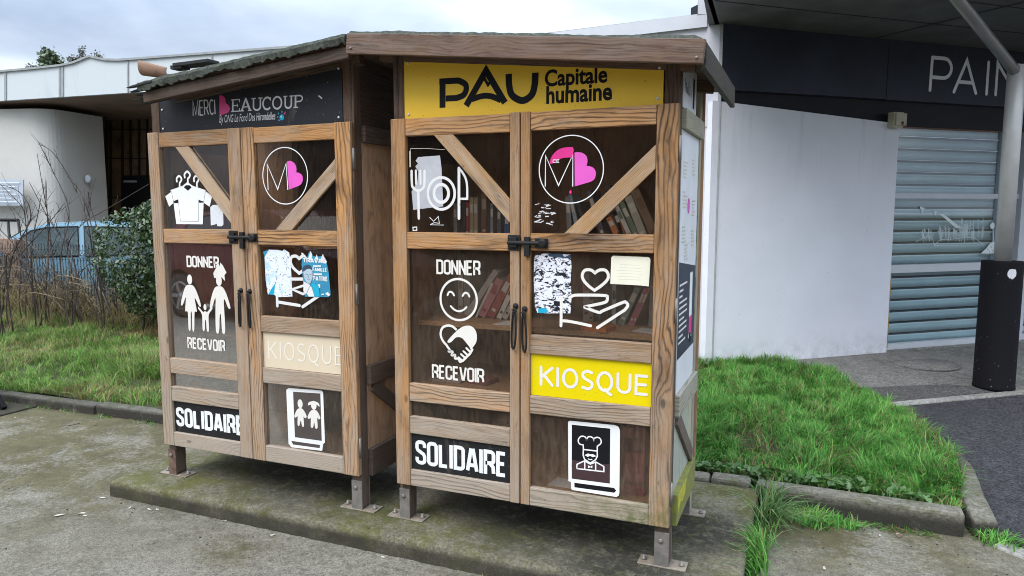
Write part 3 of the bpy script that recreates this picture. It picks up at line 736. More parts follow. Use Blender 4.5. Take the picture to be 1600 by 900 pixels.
    for j in range(ny):
        for i in range(nx): bmf.faces.new((g[j][i], g[j][i+1], g[j+1][i+1], g[j+1][i]))
    me = bpy.data.meshes.new('roofing_felt'); bmf.to_mesh(me); bmf.free(); me.materials.append(M['felt'])
    fo = bpy.data.objects.new('roofing_felt', me); COL.objects.link(fo); fo.parent = roof
    sol = fo.modifiers.new('thickness', 'SOLIDIFY'); sol.thickness = .009; sol.offset = -1
    if right:
        mb = MB(); mb.board((xa, ya-.006, za-.044), (xb+.012, ya-.006, zb-.044), .079, .022, (0, 1, 0), .35); mb.build('fascia_board', M['fasciawood'], roof, .003)
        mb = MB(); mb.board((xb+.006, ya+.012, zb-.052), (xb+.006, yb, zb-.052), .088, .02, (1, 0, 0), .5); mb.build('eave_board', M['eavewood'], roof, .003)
        for q in ((xa+.022, roofz(xa+.022, 'R')-.062), (xb-.012, roofz(xb, 'R')-.062)):
            bl = MB(); bl.lathe((q[0], ya-.0175, q[1]), [(.0055, 0), (.005, .003), (.001, .004)], 8, (0, -1, 0)); bl.build('screw', M['steel'], roof)
    else:
        mb = MB(); mb.board((xa+.01, ya+.022, roofz(xa+.01, kind)-.064), (xb, ya+.022, zb-.064), .048, .026, (0, 1, 0), .35); mb.build('front_rafter', M['rafterwood'], roof, .003)
        rnd = random.Random(4)
        for k in range(5):
            q = MB(); yy = ya-.02+k*.02; L_ = .05+.05*rnd.random(); z_ = roofz(xa, kind)-.012-.016*k+.004
            q.prism([(xa+.10, yy, z_+.012+.006*k), (xa+.10, yy, z_+.004), (xa-L_*.4, yy, z_-.010), (xa-L_, yy, z_-.012+.006*rnd.random()), (xa-L_*.3, yy, z_-.002)], (0, .022, 0)); q.build('torn_felt', M['feltdark'], roof)
    # rafters seen from below
    for ry in (.05, .55):
        mb = MB(); mb.board((xa+.05, ry, roofz(xa+.05, kind)-.055), (xb-.04, ry, roofz(xb-.04, kind)-.055), .048, .035, (0, 1, 0), .2); mb.build('rafter', M['darkwood'], root)
    # shelves
    shelves = [(1.04, .16), (.685, .115), (.405, .14)] if right else [(1.0, .22), (.52, .25)]
    for z, y in shelves:
        mb = MB(); mb.box(x0+.05, x0+W-.06, y, .595, z, z+.020); mb.build('shelf', M['shelf'], root, .001)
    if not right:
        mb = MB(); mb.box(x0+.70, x0+.73, .2, .59, .06, 1.6); mb.build('divider', M['darkwood'], root)
    # doors
    if right:
        A = dict(x0=0, x1=.5735, sl=.068, sr=.041); D = dict(x0=.5785, x1=1.175, sl=.0385, sr=.078)
    else:
        A = dict(x0=0, x1=.5725, sl=.068, sr=.073); D = dict(x0=.5775, x1=1.175, sl=.073, sr=.083)
    A.update(rails=[(1.483, 1.553), (1.023, 1.092), (.374, .452), (.232, .308), (0, .072)])
    D.update(rails=[(1.483, 1.552), (1.025, 1.093), (.621, .696), (.379, .452), (0, .077)])
    doors = []
    for idx, d in enumerate((A, D)):
        dx0, dx1 = x0+d['x0'], x0+d['x1']; th = .027; yc = th/2
        gsh = lambda z: .62-.5*z+(0.12 if not right else 0)
        mb = MB()
        for xa_, xb_ in ((dx0, dx0+d['sl']), (dx1-d['sr'], dx1)):
            mb.board(((xa_+xb_)/2, yc, 0), ((xa_+xb_)/2+random.uniform(-.0015, .0015), yc, 1.555), xb_-xa_, th, (0, 1, 0), .26 if not right else .12, j=.0015)
        door = mb.build('door', M['wood'], root, .0035); doors.append(door)
        for z0, z1 in d['rails']:
            mb = MB(); mb.board((dx0+d['sl']+.0006, yc+.001, (z0+z1)/2), (dx1-d['sr']-.0006, yc+.001, (z0+z1)/2+random.uniform(-.002, .002)), z1-z0, th-.003, (0, 1, 0), gsh(z0), j=.001)
            mb.build('rail', M['wood'], door, .0035)
        mb = MB(); mb.box(dx0+d['sl']-.012, dx1-d['sr']+.012, GY+.001, GY+.004, .06, 1.50); mb.build('glass_pane', M['glass'], door)
        if right: br = ((.243, 1.4825), (.5345, 1.175)) if idx == 0 else ((.80, 1.093), (1.10, 1.3755))
        else: br = ((.215, 1.4825), (.5, 1.165)) if idx == 0 else ((.80, 1.093), (1.09, 1.36))
        (bx0, bz0), (bx1, bz1) = br; bw = .062 if idx == 0 else .062
        dv_ = V((bx1-bx0, 0, bz1-bz0)).normalized(); nn = V((-dv_.z, 0, dv_.x))
        # brace cut flush with the opening
        xl, xr, zl, zh = x0+0, x0+0, 0, 0
        L_, R_, Bt, Tp = dx0+d['sl'], dx1-d['sr'], 1.0925, 1.4828
        P = [V((x0+bx0, 0, bz0))-dv_*.3+nn*bw/2*q for q in (1, -1)]+[V((x0+bx1, 0, bz1))+dv_*.3+nn*bw/2*q for q in (-1, 1)]
        def clip(P, ax, val, keep):
            o = []
            for p, q in zip(P, P[1:]+P[:1]):
                ip, iq = (p[ax]-val)*keep >= 0, (q[ax]-val)*keep >= 0
                if ip: o.append(p)
                if ip != iq: t = (val-p[ax])/(q[ax]-p[ax]); o.append(p+(q-p)*t)
            return o
        for ax, val, kp in ((0, L_+.0006, 1), (0, R_-.0006, -1), (2, Bt+.0006, 1), (2, Tp-.0006, -1)): P = clip(P, ax, val, kp)
        mb = MB(); n_ = len(P); i = len(mb.v); y0_, y1_ = .0025, GY-.0012
        mb.v += [V((p.x, y0_, p.z)) for p in P]+[V((p.x, y1_, p.z)) for p in P]
        ou, ov = random.uniform(0, 40), random.uniform(0, 40); cc_ = (random.random(), .25 if right else .45, 0)
        org = V((x0+bx0, 0, bz0))
        def fc(idx_):
            mb.f.append(idx_); mb.uv += [(ou+(mb.v[q]-org).dot(dv_), ov+(mb.v[q]-org).dot(nn)) for q in idx_]; mb.c += [cc_]*len(idx_); mb.mi.append(0); mb.sm.append(False)
        fc([i+q for q in range(n_)]); fc([i+n_+q for q in reversed(range(n_))])
        for q in range(n_): fc([i+q, i+n_+q, i+n_+(q+1) % n_, i+(q+1) % n_])
        bo = mb.build('brace', M['brace'], door, .002)
        # hinges on the outer stile edge
        hx = dx1+.001 if idx else dx0-.001
        if idx:
            for hz in (1.40, .82, .13):
                hg = MB(); hg.box(hx, hx+.003, .012, .026, hz-.045, hz+.045); hg.tube([(hx+.004, .010, hz-.045), (hx+.004, .010, hz+.045)], .005, 8)
                hg.build('hinge', M['steel'], door)
    return root, sign, doors, x0
RK, RSIGN, RD, _ = kiosk('R')
LK, LSIGN, LD, LX = kiosk('L')

def plate(name, x0, x1, z0, z1, m, door, y=.0145):
    mb = MB(); mb.box(x0, x1, y, GY+.0008, z0, z1); return mb.build(name, m, door)
# plates behind the door frames
plate('name_plate', .070, .531, .0735, .2305, M['solid'], RD[0])
plate('name_plate', .618, 1.096, .4535, .6195, M['yellow'], RD[1])
plate('name_plate', LX+.069, LX+.4985, .0735, .2305, M['solid'], LD[0])
plate('name_plate', LX+.6515, LX+1.091, .4535, .6195, M['palesign'], LD[1])

# slide bolts, rope handles
def latch(x, z, door, flip=1):
    mb = MB()
    mb.box(x-.045, x+.008, -.004, -.0005, z-.030, z+.030)
    mb.box(x-.035, x-.004, -.014, -.004, z-.018, z+.020)
    mb.tube([(x-.042, -.0105, z), (x+.115, -.0105, z)], .0085, 10)
    mb.box(x+.028, x+.05, -.016, -.0005, z-.052, z+.024)
    mb.box(x+.07, x+.122, -.007, -.0005, z-.02, z+.018)
    mb.lathe((x+.102, -.007, z), [(.017, 0), (.017, .010), (.012, .014), (.006, .014)], 14, (0, -1, 0))
    for sx in (-.037, .001):
        for sz in (-.022, .022): mb.lathe((x+sx, -.004, z+sz), [(.004, 0), (.003, .002)], 6, (0, -1, 0))
    return mb.build('latch', M['iron'], door, .0012)
latch(.5705, 1.056, RD[0]); latch(LX+.532, 1.058, LD[0])
def handle(x, z, door, sw=0):
    mb = MB()
    mb.lathe((x, -.0005, z), [(.012, 0), (.010, .006), (.005, .008), (.005, .018)], 10, (0, -1, 0))
    L_ = .165; pts = []
    for t in range(25):
        a = 2*PI*t/24; pts.append((x+sw*(.5-.5*math.cos(a))+.011*math.sin(a)*(1-.25*math.cos(a)), -.013-.006*math.sin(a), z-.004-L_/2+L_/2*math.cos(a)))
    mb.tube(pts[:-1], .0042, 8, False, True)
    for k in range(4): mb.lathe((x+random.uniform(-.003, .003), -.015, z-.012-k*.007), [(.004, -.003), (.010, 0), (.004, .003)], 8)
    return mb.build('handle', M['iron'], door)
handle(.5585, .807, RD[0], -.006); handle(.597, .797, RD[1], .004)
handle(LX+.545, .81, LD[0], -.004); handle(LX+.598, .808, LD[1], .002)

# ------------------------------------------------------------------ lettering and stickers, right kiosk
DY = GY-.0002
ZD_, ZE_, ZF_, ZG_, ZH_ = Zone(630, 200, 4.735, DY), Zone(820, 190, 4.2875, DY), Zone(640, 390, 3.915, DY), Zone(820, 380, 5, DY), Zone(860, 640, 5.6235, DY)
ZA_, ZB_, ZC_, Z2_, Z3_ = Zone(240, 210, 5.625, DY), Zone(400, 220, 6.43, DY), Zone(400, 380, 7.5, DY), Zone(200, 330, 3, DY), Zone(160, 580, 2.8125, DY)
PY = .0142
Z6p, Z5p, Z3p, Z2p = Zone(600, 560, 2.5, PY), Zone(600, 340, 2.8118, PY), Zone(160, 580, 2.8125, PY), Zone(200, 330, 3, PY)
S4, S1 = Zone(600, 40, 2.5714, .0355), Zone(200, 40, 3, .0355)
def smooth(P, n=6, closed=True):
    """Catmull-Rom through the points"""
    P = [Vector(p) for p in P]; m = len(P); r = []
    for i in range(m if closed else m-1):
        p0, p1, p2, p3 = (P[(i-1) % m], P[i], P[(i+1) % m], P[(i+2) % m]) if closed else (P[max(i-1, 0)], P[i], P[i+1], P[min(i+2, m-1)])
        for k in range(n):
            t = k/n; r.append(tuple(.5*((2*p1)+(p2-p0)*t+(2*p0-5*p1+4*p2-p3)*t*t+(3*p1-p0-3*p2+p3)*t**3)))
    if not closed: r.append(tuple(P[-1]))
    return r
# PAU logo and words on the yellow board
z = S4; f = flat(.0355); wl = z.w(27)
f.line(z((235, 330), (235, 223)), wl*1.02)
f.line(z((222, 225),)+z((290, 221))+smooth(z((300, 221), (326, 235), (330, 258), (318, 280), (290, 291)), 5, False)+z((248, 293)), wl*.9)
f.line(z((330, 322), (410, 181), (486, 310)), wl*.98)
f.line(z((400, 206), (418, 238), (428, 225), (440, 240)), wl*.45)
f.line(smooth(z((352, 296), (395, 283), (430, 284), (470, 300)), 5, False), wl*.85)
f.line(smooth(z((501, 194), (503, 240), (515, 280), (555, 301), (592, 280), (605, 240), (608, 189)), 6, False), wl)
f.build('lettering', M['black'], RSIGN)
f = flat(.0355); f.font('Capitale', z.r((646, 178), (897, 250)), .028); f.build('lettering', M['black'], RSIGN); f = flat(.0355); f.font('humaine', z.r((652, 243), (916, 300)), .030)
f.build('lettering', M['black'], RSIGN)
# fork, plate, knife
z = ZD_; f = flat(DY).use(M['oldpaper'])
f.fill(z((110, 215), (272, 203), (284, 300), (296, 580), (200, 590), (75, 606), (62, 470), (105, 400), (112, 320), (90, 285), (110, 262), (92, 243)))
f.build('torn_sticker', None, RD[0])
f = flat(DY); f.k = 3; w_ = z.w(20)
f.use(M['whiteold']).line(smooth(z((62, 318), (64, 400), (72, 440), (113, 465), (150, 440), (157, 400), (158, 318)), 5, False), w_, cap='round')
for x in (94, 127): f.line(z((x, 316), (x+2, 412)), w_*.9, cap='round')
f.line(z((112, 460), (116, 668)), w_*1.05, cap='round')
(cx, cz), (ex, _), (_, ez) = z((282, 484), (382, 484), (282, 366))
f.ring((cx, cz), ex-cx, ez-cz, w_*1.05); (ex2, _), (_, ez2) = z((336, 484), (282, 418)); f.ring((cx, cz), ex2-cx, ez2-cz, w_*1.2)
f.line(z((413, 668), (413, 297)), w_*1.1, cap='round'); f.line(smooth(z((413, 297), (440, 330), (465, 380), (474, 440), (474, 524)), 5, False)+z((420, 524)), w_*.85)
f.build('cutlery_sticker', None, RD[0])
f = flat(DY-.0002); f.use(M['pencil']).line(z((52, 175), (55, 152), (160, 151), (310, 160)), z.w(3)); f.line(z((52, 290), (50, 170)), z.w(12)); f.use(M['whiteold']).line(z((72, 735), (100, 733), (101, 757), (74, 758)), z.w(8), True)
f.line(z((195, 660), (225, 690), (260, 655), (268, 705), (230, 700), (200, 715)), z.w(5)); f.line(z((200, 716), (300, 718)), z.w(4)); f.build('torn_sticker', None, RD[0])
# round logo
def bhalf(z, pts, f): f.fill(smooth(z(*pts[:-2]), 5, False)+z(*pts[-2:]))
z = ZE_; f = flat(DY).use(M['white']); (cx, cz), (ex, _), (_, ez) = z((308, 320), (527, 320), (308, 92)); f.ring((cx, cz), ex-cx, ez-cz, z.w(7), 72)
f.line(z((137, 435), (139, 228), (226, 428), (322, 222), (321, 435)), z.w(7)); f.build('round_logo_sticker', None, RD[1])
f = flat(DY-.0001).use(M['pink'])
f.fill(z((333, 208))+smooth(z((345, 205), (380, 208), (410, 228), (420, 260), (414, 298)), 5, False)+smooth(z((432, 298), (462, 312), (476, 345), (466, 385), (438, 404)), 5, False)+z((335, 434)))
f.use(M['hotpink']).fill(smooth(z((165, 282), (180, 235), (215, 195), (260, 175), (322, 170)), 5, False)+z((328, 190), (318, 245))+smooth(z((300, 240), (250, 245), (205, 265), (185, 282)), 4, False))
f.disc(z((306, 472))[0], z.w(8), z.w(13)); f.build('pink_sticker', None, RD[1])
f = flat(DY-.0002).use(M['whiteold']); rr = random.Random(3)
for k in range(34):
    x, y = 60+rr.random()*120, 555+rr.random()*135; f.line(z((x, y), (x+rr.uniform(12, 34), y+rr.uniform(-12, 6))), z.w(rr.uniform(3, 7)))
f.text('CE', z.r((188, 254), (234, 276)), z.w(5)); f.build('torn_sticker', None, RD[1])
# DONNER, smile, hands, RECEVOIR
z = ZF_; f = flat(DY).use(M['creamvinyl'])
f.text('DONNER', z.r((163, 60), (434, 160)), z.w(13), gap=.13); f.build('lettering', None, RD[0]); f = flat(DY).use(M['creamvinyl']); f.text('RECEVOIR', z.r((136, 700), (457, 818)), z.w(13), gap=.13); f.build('lettering', None, RD[0])
f = flat(DY).use(M['creamvinyl']); (cx, cz), (ex, _), (_, ez) = z((299, 306), (411, 306), (299, 180)); f.ring((cx, cz), ex-cx, ez-cz, z.w(14), 64)
for e_ in (((232, 278), (240, 262), (252, 258), (264, 266), (272, 280)), ((324, 284), (334, 268), (346, 264), (358, 272), (366, 287))): f.line(smooth(z(*e_), 4, False), z.w(12), cap='round')
f.line(smooth(z((252, 346), (275, 368), (303, 377), (330, 368), (348, 352)), 5, False), z.w(12), cap='round'); f.build('smiley_sticker', None, RD[0])
f = flat(DY).use(M['creamvinyl'])
f.line(smooth(z((232, 590), (205, 560), (190, 520), (200, 480), (230, 465), (262, 470), (288, 492)), 6, False), z.w(15))
f.fill(smooth(z((232, 560), (265, 520), (300, 488), (330, 470), (365, 465), (395, 482), (411, 520), (408, 565), (385, 600), (376, 612), (366, 596), (345, 568), (318, 540), (285, 537), (258, 562), (242, 570)), 4))
f.line(smooth(z((228, 590), (245, 612), (240, 622), (262, 625), (258, 645), (278, 645), (278, 665), (300, 668), (308, 685), (330, 675), (350, 655), (370, 635), (386, 605)), 4, False), z.w(15))
for q in (((300, 660), (325, 682)), ((315, 640), (340, 662)), ((330, 622), (355, 645)), ((348, 603), (370, 625))): f.line(z(*q), z.w(13), cap='round')
f.build('handshake_sticker', None, RD[0])
# torn poster, hand with heart, cream card
z = ZG_; f = flat(DY).use(M['tornblack']); f.fill(z((72, 120), (85, 95), (150, 80), (230, 84), (358, 88), (365, 180), (358, 300), (366, 420), (356, 548), (180, 548), (100, 545), (80, 500), (70, 300)))
f.use(M['navy']).fill(z((180, 84), (290, 80), (310, 108), (355, 88), (360, 120), (260, 112), (190, 104))); f.use(M['cyan']).fill(z((105, 512), (150, 505), (180, 520), (178, 545), (104, 545))); f.build('torn_sticker', None, RD[1])
f = flat(DY-.0002).use(M['creamvinyl']); w_ = z.w(23)
f.line(smooth(z((548, 232), (515, 209), (470, 212), (449, 248), (460, 290), (500, 335), (545, 368)), 5, False)+smooth(z((545, 368), (600, 330), (645, 285), (652, 245), (630, 212), (585, 209), (548, 232)), 5, False), w_, True)
f.line(z((283, 645), (286, 420)), w_, cap='round'); f.line(z((290, 606),)+smooth(z((330, 608), (400, 620), (515, 645)), 4, False), w_, cap='round')
f.line(z((350, 425),)+smooth(z((380, 408), (430, 405), (620, 408), (645, 425), (638, 455), (600, 470)), 4, False)+z((470, 497),)+smooth(z((470, 500), (575, 540), (610, 528), (760, 465), (790, 462), (805, 488), (780, 522)), 4, False)+z((568, 660)), w_, cap='round')
f.build('hand_and_heart_sticker', None, RD[1])
f = flat(DY-.0004).use(M['card'])
f.fill(smooth(z((676, 110), (690, 97)), 3, False)+z((960, 108))+smooth(z((975, 113), (982, 128)), 3, False)+z((969, 338), (900, 330), (800, 324), (668, 318)))
f.use(M['pencil'])
for y in (165, 190, 212, 235, 258, 280): f.line(z((718+rr.uniform(-5, 30), y), (930-rr.uniform(0, 60), y+8)), z.w(2.6))
f.build('note_card', None, RD[1])
# KIOSQUE, SOLIDAIRE, chef book
z = Z5p; f = flat(PY).use(M['creamvinyl']); f.text('KIOSQUE', z.r((684, 650), (1160, 785)), z.w(12), 'light', .30, 'round'); f.build('lettering', None, RD[1])
z = Z6p; f = flat(PY).use(M['white']); f.text('SOLIDAIRE', z.r((122, 317), (480, 466)), z.w(14.5), 'bebas', .14); f.build('lettering', None, RD[0])
z = ZH_; f = flat(DY).use(M['white'])
f.fill(z((155, 108), (170, 98), (560, 135))+smooth(z((560, 135), (598, 152), (612, 190)), 4, False)+z((606, 735))+smooth(z((600, 755), (580, 768)), 3, False)+z((190, 706), (181, 690), (180, 635), (158, 628)))
f.build('book_sticker', None, RD[1])
f = flat(DY-.0002).use(M['black']); f.fill(z((188, 132), (526, 167), (522, 650), (188, 606))); f.fill(z((210, 642), (560, 688), (578, 712), (560, 730), (212, 682)))
f.use(plain('plum_inset', (.050, .022, .024), .6)).fill(z((188, 440), (350, 470), (524, 480), (522, 648), (188, 604)))  # plum lower part of the dark inset
f.build('book_sticker_inset', None, RD[1])
f = flat(DY-.0003).use(M['white']); w_ = z.w(11)
f.line(z((290, 340),)+smooth(z((288, 310), (255, 300), (245, 265), (270, 235), (305, 240), (318, 262)), 5, False)+smooth(z((315, 270), (330, 242), (352, 238), (375, 250), (385, 280)), 5, False)+smooth(z((382, 255), (410, 243), (440, 258), (444, 295), (412, 322)), 5, False)+z((412, 410))+z((398, 440), (350, 470), (300, 435), (288, 400), (290, 340)), w_)
f.line(z((290, 350), (412, 364)), w_); f.fill(z((300, 400), (330, 385), (350, 392), (375, 390), (405, 410), (370, 418), (350, 405), (330, 415))); f.line(z((330, 432), (350, 440), (368, 436)), w_*.7)
f.line(z((232, 518), (234, 480), (300, 450), (350, 478), (400, 460), (470, 500), (470, 545), (232, 518)), w_)
f.line(z((302, 455), (302, 525)), w_); f.line(z((398, 462), (398, 535)), w_); f.fill(z((330, 488), (352, 500), (370, 490), (368, 515), (350, 505), (332, 515)))
f.build('chef_sticker', None, RD[1])

# ------------------------------------------------------------------ left kiosk
z = S1; f = flat(.0355).use(M['paper']); f.text('MERCI', z.r((300, 352), (411, 418)), z.w(6.2), 'round', .24)
w_ = z.w(9)
def serif(ch, xa, xb, yt0, yt1, h):
    """slab serif capital between xa and xb (crop units), cap top sloping from yt0 to yt1"""
    q = lambda u, v: z((xa+(xb-xa)*u, yt0+(yt1-yt0)*u+h*(1-v)))[0]
    S = lambda *p, k=1, c=False: f.line([q(*a) for a in p], w_*k, c)
    if ch == 'E': S((.22, 0), (.22, 1)); S((.05, .03), (.95, .03), (.95, .25), k=.55); S((.05, .97), (.95, .97), (.95, .75), k=.55); S((.22, .5), (.72, .5), k=.55); S((.72, .38), (.72, .62), k=.5)
    if ch == 'A': S((.14, .03), (.48, 1), (.52, 1)); S((.48, 1), (.86, .03), k=1.25); S((.25, .33), (.75, .33), k=.55); S((0, .03), (.32, .03), k=.55); S((.68, .03), (1, .03), k=.55)
    if ch == 'U': f.line([q(.2, 1)]+[q(.2+.3*(1-math.cos(a)), .3-.28*math.sin(a)) for a in [PI*t/12 for t in range(13)]]+[q(.8, 1)], w_*.95); S((.02, .97), (.4, .97), k=.55); S((.62, .97), (.98, .97), k=.55)
    if ch == 'C': f.line([q(.52+.44*math.cos(math.radians(a)), .5+.48*math.sin(math.radians(a))) for a in range(40, 325, 12)], w_*.95); S((.88, .98), (.88, .70), k=.5)
    if ch == 'O': f.line([q(.5+.42*math.cos(math.radians(a)), .5+.48*math.sin(math.radians(a))) for a in range(0, 360, 12)], w_*.95, True)
    if ch == 'P': S((.25, 0), (.25, 1)); f.line([q(.25, .97), q(.6, .97)]+[q(.6+.32*math.cos(math.radians(a)), .73+.24*math.sin(math.radians(a))) for a in range(80, -81, -16)]+[q(.25, .48)], w_*.7); S((.05, .03), (.5, .03), k=.55); S((.05, .97), (.3, .97), k=.55)
for ch, xa, xb in zip('EAUCOUP', (482, 526, 578, 630, 676, 728, 774), (525, 580, 632, 674, 724, 776, 822)):
    serif(ch, xa, xb, 347-(xa-482)*.065, 347-(xb-482)*.065, 58)
f.font('By ONG Le Fond Des Hirondelles', z.r((428, 420), (693, 452)), .004, .28)
f.build('lettering', None, LSIGN)
f = flat(.0354).use(M['signpink']); f.fill(z((428, 328),)+smooth(z((440, 327), (455, 340), (458, 362)), 4, False)+smooth(z((470, 372), (478, 390), (470, 408)), 4, False)+z((429, 423))); 
f.use(M['cyan']).disc(z((721, 430))[0], z.w(13)); f.use(M['white']).disc(z((718, 427))[0], z.w(4)); f.use(M['hotpink']).fill(z((728, 412), (740, 402), (737, 418))); f.use(M['cyan'])
for q in ((706, 412), (702, 428), (708, 444), (722, 404)): f.disc(z(q)[0], z.w(4))
f.use(M['whiteold']).line(z((893, 328), (910, 342)), z.w(6)); f.build('sign_emblem', None, LSIGN)
# shirts on hangers
z = ZA_; f = flat(DY).use(M['white'])
f.fill(z((102, 545), (155, 505), (176, 600), (137, 636))); f.fill(z((514, 545), (456, 497), (440, 600), (492, 636)))
f.fill(z((176, 605), (440, 600), (432, 790), (200, 788)))
f.fill(z((148, 490), (255, 452), (297, 418), (345, 452), (458, 490), (440, 592), (396, 576), (392, 765), (300, 766), (236, 762), (216, 572), (176, 588)))
w_ = z.w(18)
for cx_, cy_, k_ in ((224, 388, .95), (296, 352, 1.08), (376, 386, .95)):
    f.line(smooth(z((cx_-20*k_, cy_+26), (cx_-22*k_, cy_-2), (cx_, cy_-24*k_), (cx_+22*k_, cy_), (cx_+16*k_, cy_+24), (cx_+5, cy_+40), (cx_+6, cy_+75)), 4, False), w_, cap='round')
f.build('shirt_sticker', None, LD[0])
f = flat(DY-.0002).use(M['black']); f.fill(z((265, 465), (285, 446), (315, 446), (335, 465), (303, 496)))
for q in (((156, 500), (176, 588), (216, 572), (236, 762), (395, 765), (396, 576), (440, 592), (456, 497)),): f.line(z(*q), z.w(3))
f.build('shirt_outline', None, LD[0])
f = flat(DY).use(M['paper']); f.fill(z((498, 640), (520, 620), (600, 618), (612, 680), (614, 790), (600, 808), (560, 806), (555, 785), (530, 795), (503, 800))); f.use(M['fasciawhite']).line(z((520, 700), (545, 645), (565, 700), (590, 690), (560, 740), (540, 700)), z.w(4)); f.build('torn_sticker', None, LD[0])
# round logo
z = ZB_; f = flat(DY).use(M['white']); (cx, cz), (ex, _), (_, ez) = z((290, 352), (518, 352), (290, 66)); f.ring((cx, cz), ex-cx, ez-cz, z.w(10), 72)
f.line(z((122, 495), (112, 235), (218, 488), (302, 228), (320, 492)), z.w(10)); f.build('round_logo_sticker', None, LD[1])
f = flat(DY-.0001).use(M['pink']); f.fill(z((312, 208),)+smooth(z((340, 200), (380, 220), (404, 262), (406, 318)), 5, False)+smooth(z((428, 320), (462, 345), (470, 390), (455, 432), (425, 455)), 5, False)+z((330, 490))); f.build('pink_sticker', None, LD[1])
# family
z = Z2_; f = flat(DY).use(M['creamvinyl'])
f.text('DONNER', z.r((273, 208), (428, 268)), z.w(9), gap=.13); f.build('lettering', None, LD[0]); f = flat(DY).use(M['creamvinyl']); f.text('RECEVOIR', z.r((277, 589), (457, 660)), z.w(9), gap=.13); f.build('lettering', None, LD[0])
f = flat(DY).use(M['creamvinyl'])
f.disc(z((289, 320))[0], z.w(17)*.88, z.w(23)); f.fill(smooth(z((272, 350), (290, 345), (308, 352), (325, 385), (342, 440), (334, 445), (312, 405), (323, 470), (312, 474), (311, 555), (302, 556), (299, 478), (294, 478), (294, 553), (284, 552), (280, 472), (268, 468), (272, 402), (256, 440), (248, 434), (258, 385)), 3))
f.disc(z((426, 325))[0], z.w(19)*.88, z.w(25)); f.fill(smooth(z((410, 356), (428, 352), (445, 358), (462, 390), (480, 450), (470, 454), (450, 410), (452, 480), (456, 565), (442, 568), (436, 490), (430, 490), (427, 566), (413, 564), (410, 480), (410, 405), (394, 452), (383, 445), (396, 385)), 3))
f.disc(z((361, 450))[0], z.w(10)*.9, z.w(14)); f.fill(smooth(z((330, 447), (352, 472), (361, 468), (372, 472), (390, 450), (396, 458), (378, 488), (380, 558), (370, 560), (366, 515), (361, 515), (360, 556), (350, 555), (347, 486), (330, 458)), 3))
f.fill(z((400, 290), (415, 262), (412, 250), (430, 256), (432, 240), (445, 255), (462, 288), (452, 300), (455, 328), (440, 310), (420, 315), (404, 312))); f.build('family_sticker', None, LD[0])
z = Z3p; f = flat(PY).use(M['white']); f.text('SOLIDAIRE', z.r((322, 156), (624, 285)), z.w(15), 'bebas', .14); f.build('lettering', None, LD[0])
z = Z2p; f = flat(PY).use(M['fadevinyl']); f.text('KIOSQUE', z.r((655, 606), (1010, 725)), z.w(7), 'light', .34, 'round'); f.build('lettering', None, LD[1])
# posters and hand
z = ZC_; f = flat(DY).use(M['whiteold']); w_ = z.w(36)
f.line(smooth(z((505, 180), (470, 152), (420, 160), (405, 210), (430, 280), (505, 352)), 5, False)+smooth(z((505, 352), (560, 310), (600, 230), (560, 150), (505, 180)), 5, False), w_, True)
f.line(z((250, 735), (240, 480)), w_, cap='round'); f.line(z((265, 690), (510, 730)), w_, cap='round'); f.line(z((412, 420), (640, 420)), w_); f.line(z((640, 470), (425, 540), (550, 595), (640, 560)), w_*.85); f.line(z((548, 745), (760, 600)), w_, cap='round')
f.build('hand_and_heart_sticker', None, LD[1])
f = flat(DY-.0004).use(M['tornwhite']); f.fill(z((100, 150), (88, 110), (150, 75), (250, 78), (310, 90), (330, 70), (390, 110), (410, 260), (418, 440), (428, 625), (270, 632), (200, 600), (140, 600), (115, 440)))
f.use(M['cyan']).fill(z((145, 598), (190, 520), (235, 455), (220, 530), (210, 608))); f.use(M['bluepaper']).fill(z((88, 96), (150, 78), (120, 130), (100, 165))); f.build('torn_sticker', None, LD[1])
f = flat(DY-.0006).use(M['bluepaper']); f.fill(z((535, 250), (545, 160), (600, 175), (625, 90), (640, 130), (700, 160), (770, 150), (820, 180), (850, 330), (876, 600), (850, 632), (575, 626), (560, 500)))
f.use(M['whiteold']).fill(z((530, 110), (555, 115), (565, 150), (545, 175))); f.fill(z((612, 180), (640, 90), (660, 130), (650, 200))); f.fill(z((690, 190), (712, 130), (735, 190))); f.fill(z((755, 195), (785, 125), (812, 190), (835, 220), (790, 230)))
f.text('TRAVAIL', z.r((548, 172), (832, 238)), z.w(14), gap=.12); f.text('FAMILLE', z.r((664, 282), (834, 336)), z.w(10), gap=.14); f.text('PATRIE', z.r((668, 384), (846, 448)), z.w(12), gap=.14)
f.fill(z((675, 258), (765, 258), (765, 276), (675, 276))); f.fill(z((680, 352), (775, 354), (775, 376), (680, 374))); f.fill(z((728, 482), (756, 480), (758, 520), (735, 524))); f.fill(z((770, 592), (802, 592), (802, 606), (770, 606))); f.fill(z((815, 590), (845, 570), (876, 605), (855, 622)))
f.use(M['skin']).fill(smooth(z((560, 310), (600, 295), (655, 312), (668, 360), (660, 420), (640, 468), (610, 470), (575, 420), (562, 360)), 4))
f.use(M['navy']).fill(smooth(z((545, 330), (555, 280), (600, 252), (645, 265), (662, 318), (640, 300), (600, 305), (565, 330)), 4)); f.line(z((595, 368), (612, 364)), z.w(5)); f.line(z((630, 368), (648, 366)), z.w(5)); f.line(z((606, 428), (640, 428)), z.w(4)); f.line(z((622, 372), (618, 405), (628, 408)), z.w(3))
f.use(M['cyan']).fill(z((655, 465), (740, 500), (752, 625), (690, 626))); f.use(M['whiteold']).fill(z((562, 445), (640, 490), (590, 600), (560, 560))); f.fill(z((640, 500), (660, 520), (690, 625), (625, 626), (600, 590))); f.build('torn_poster', None, LD[1])
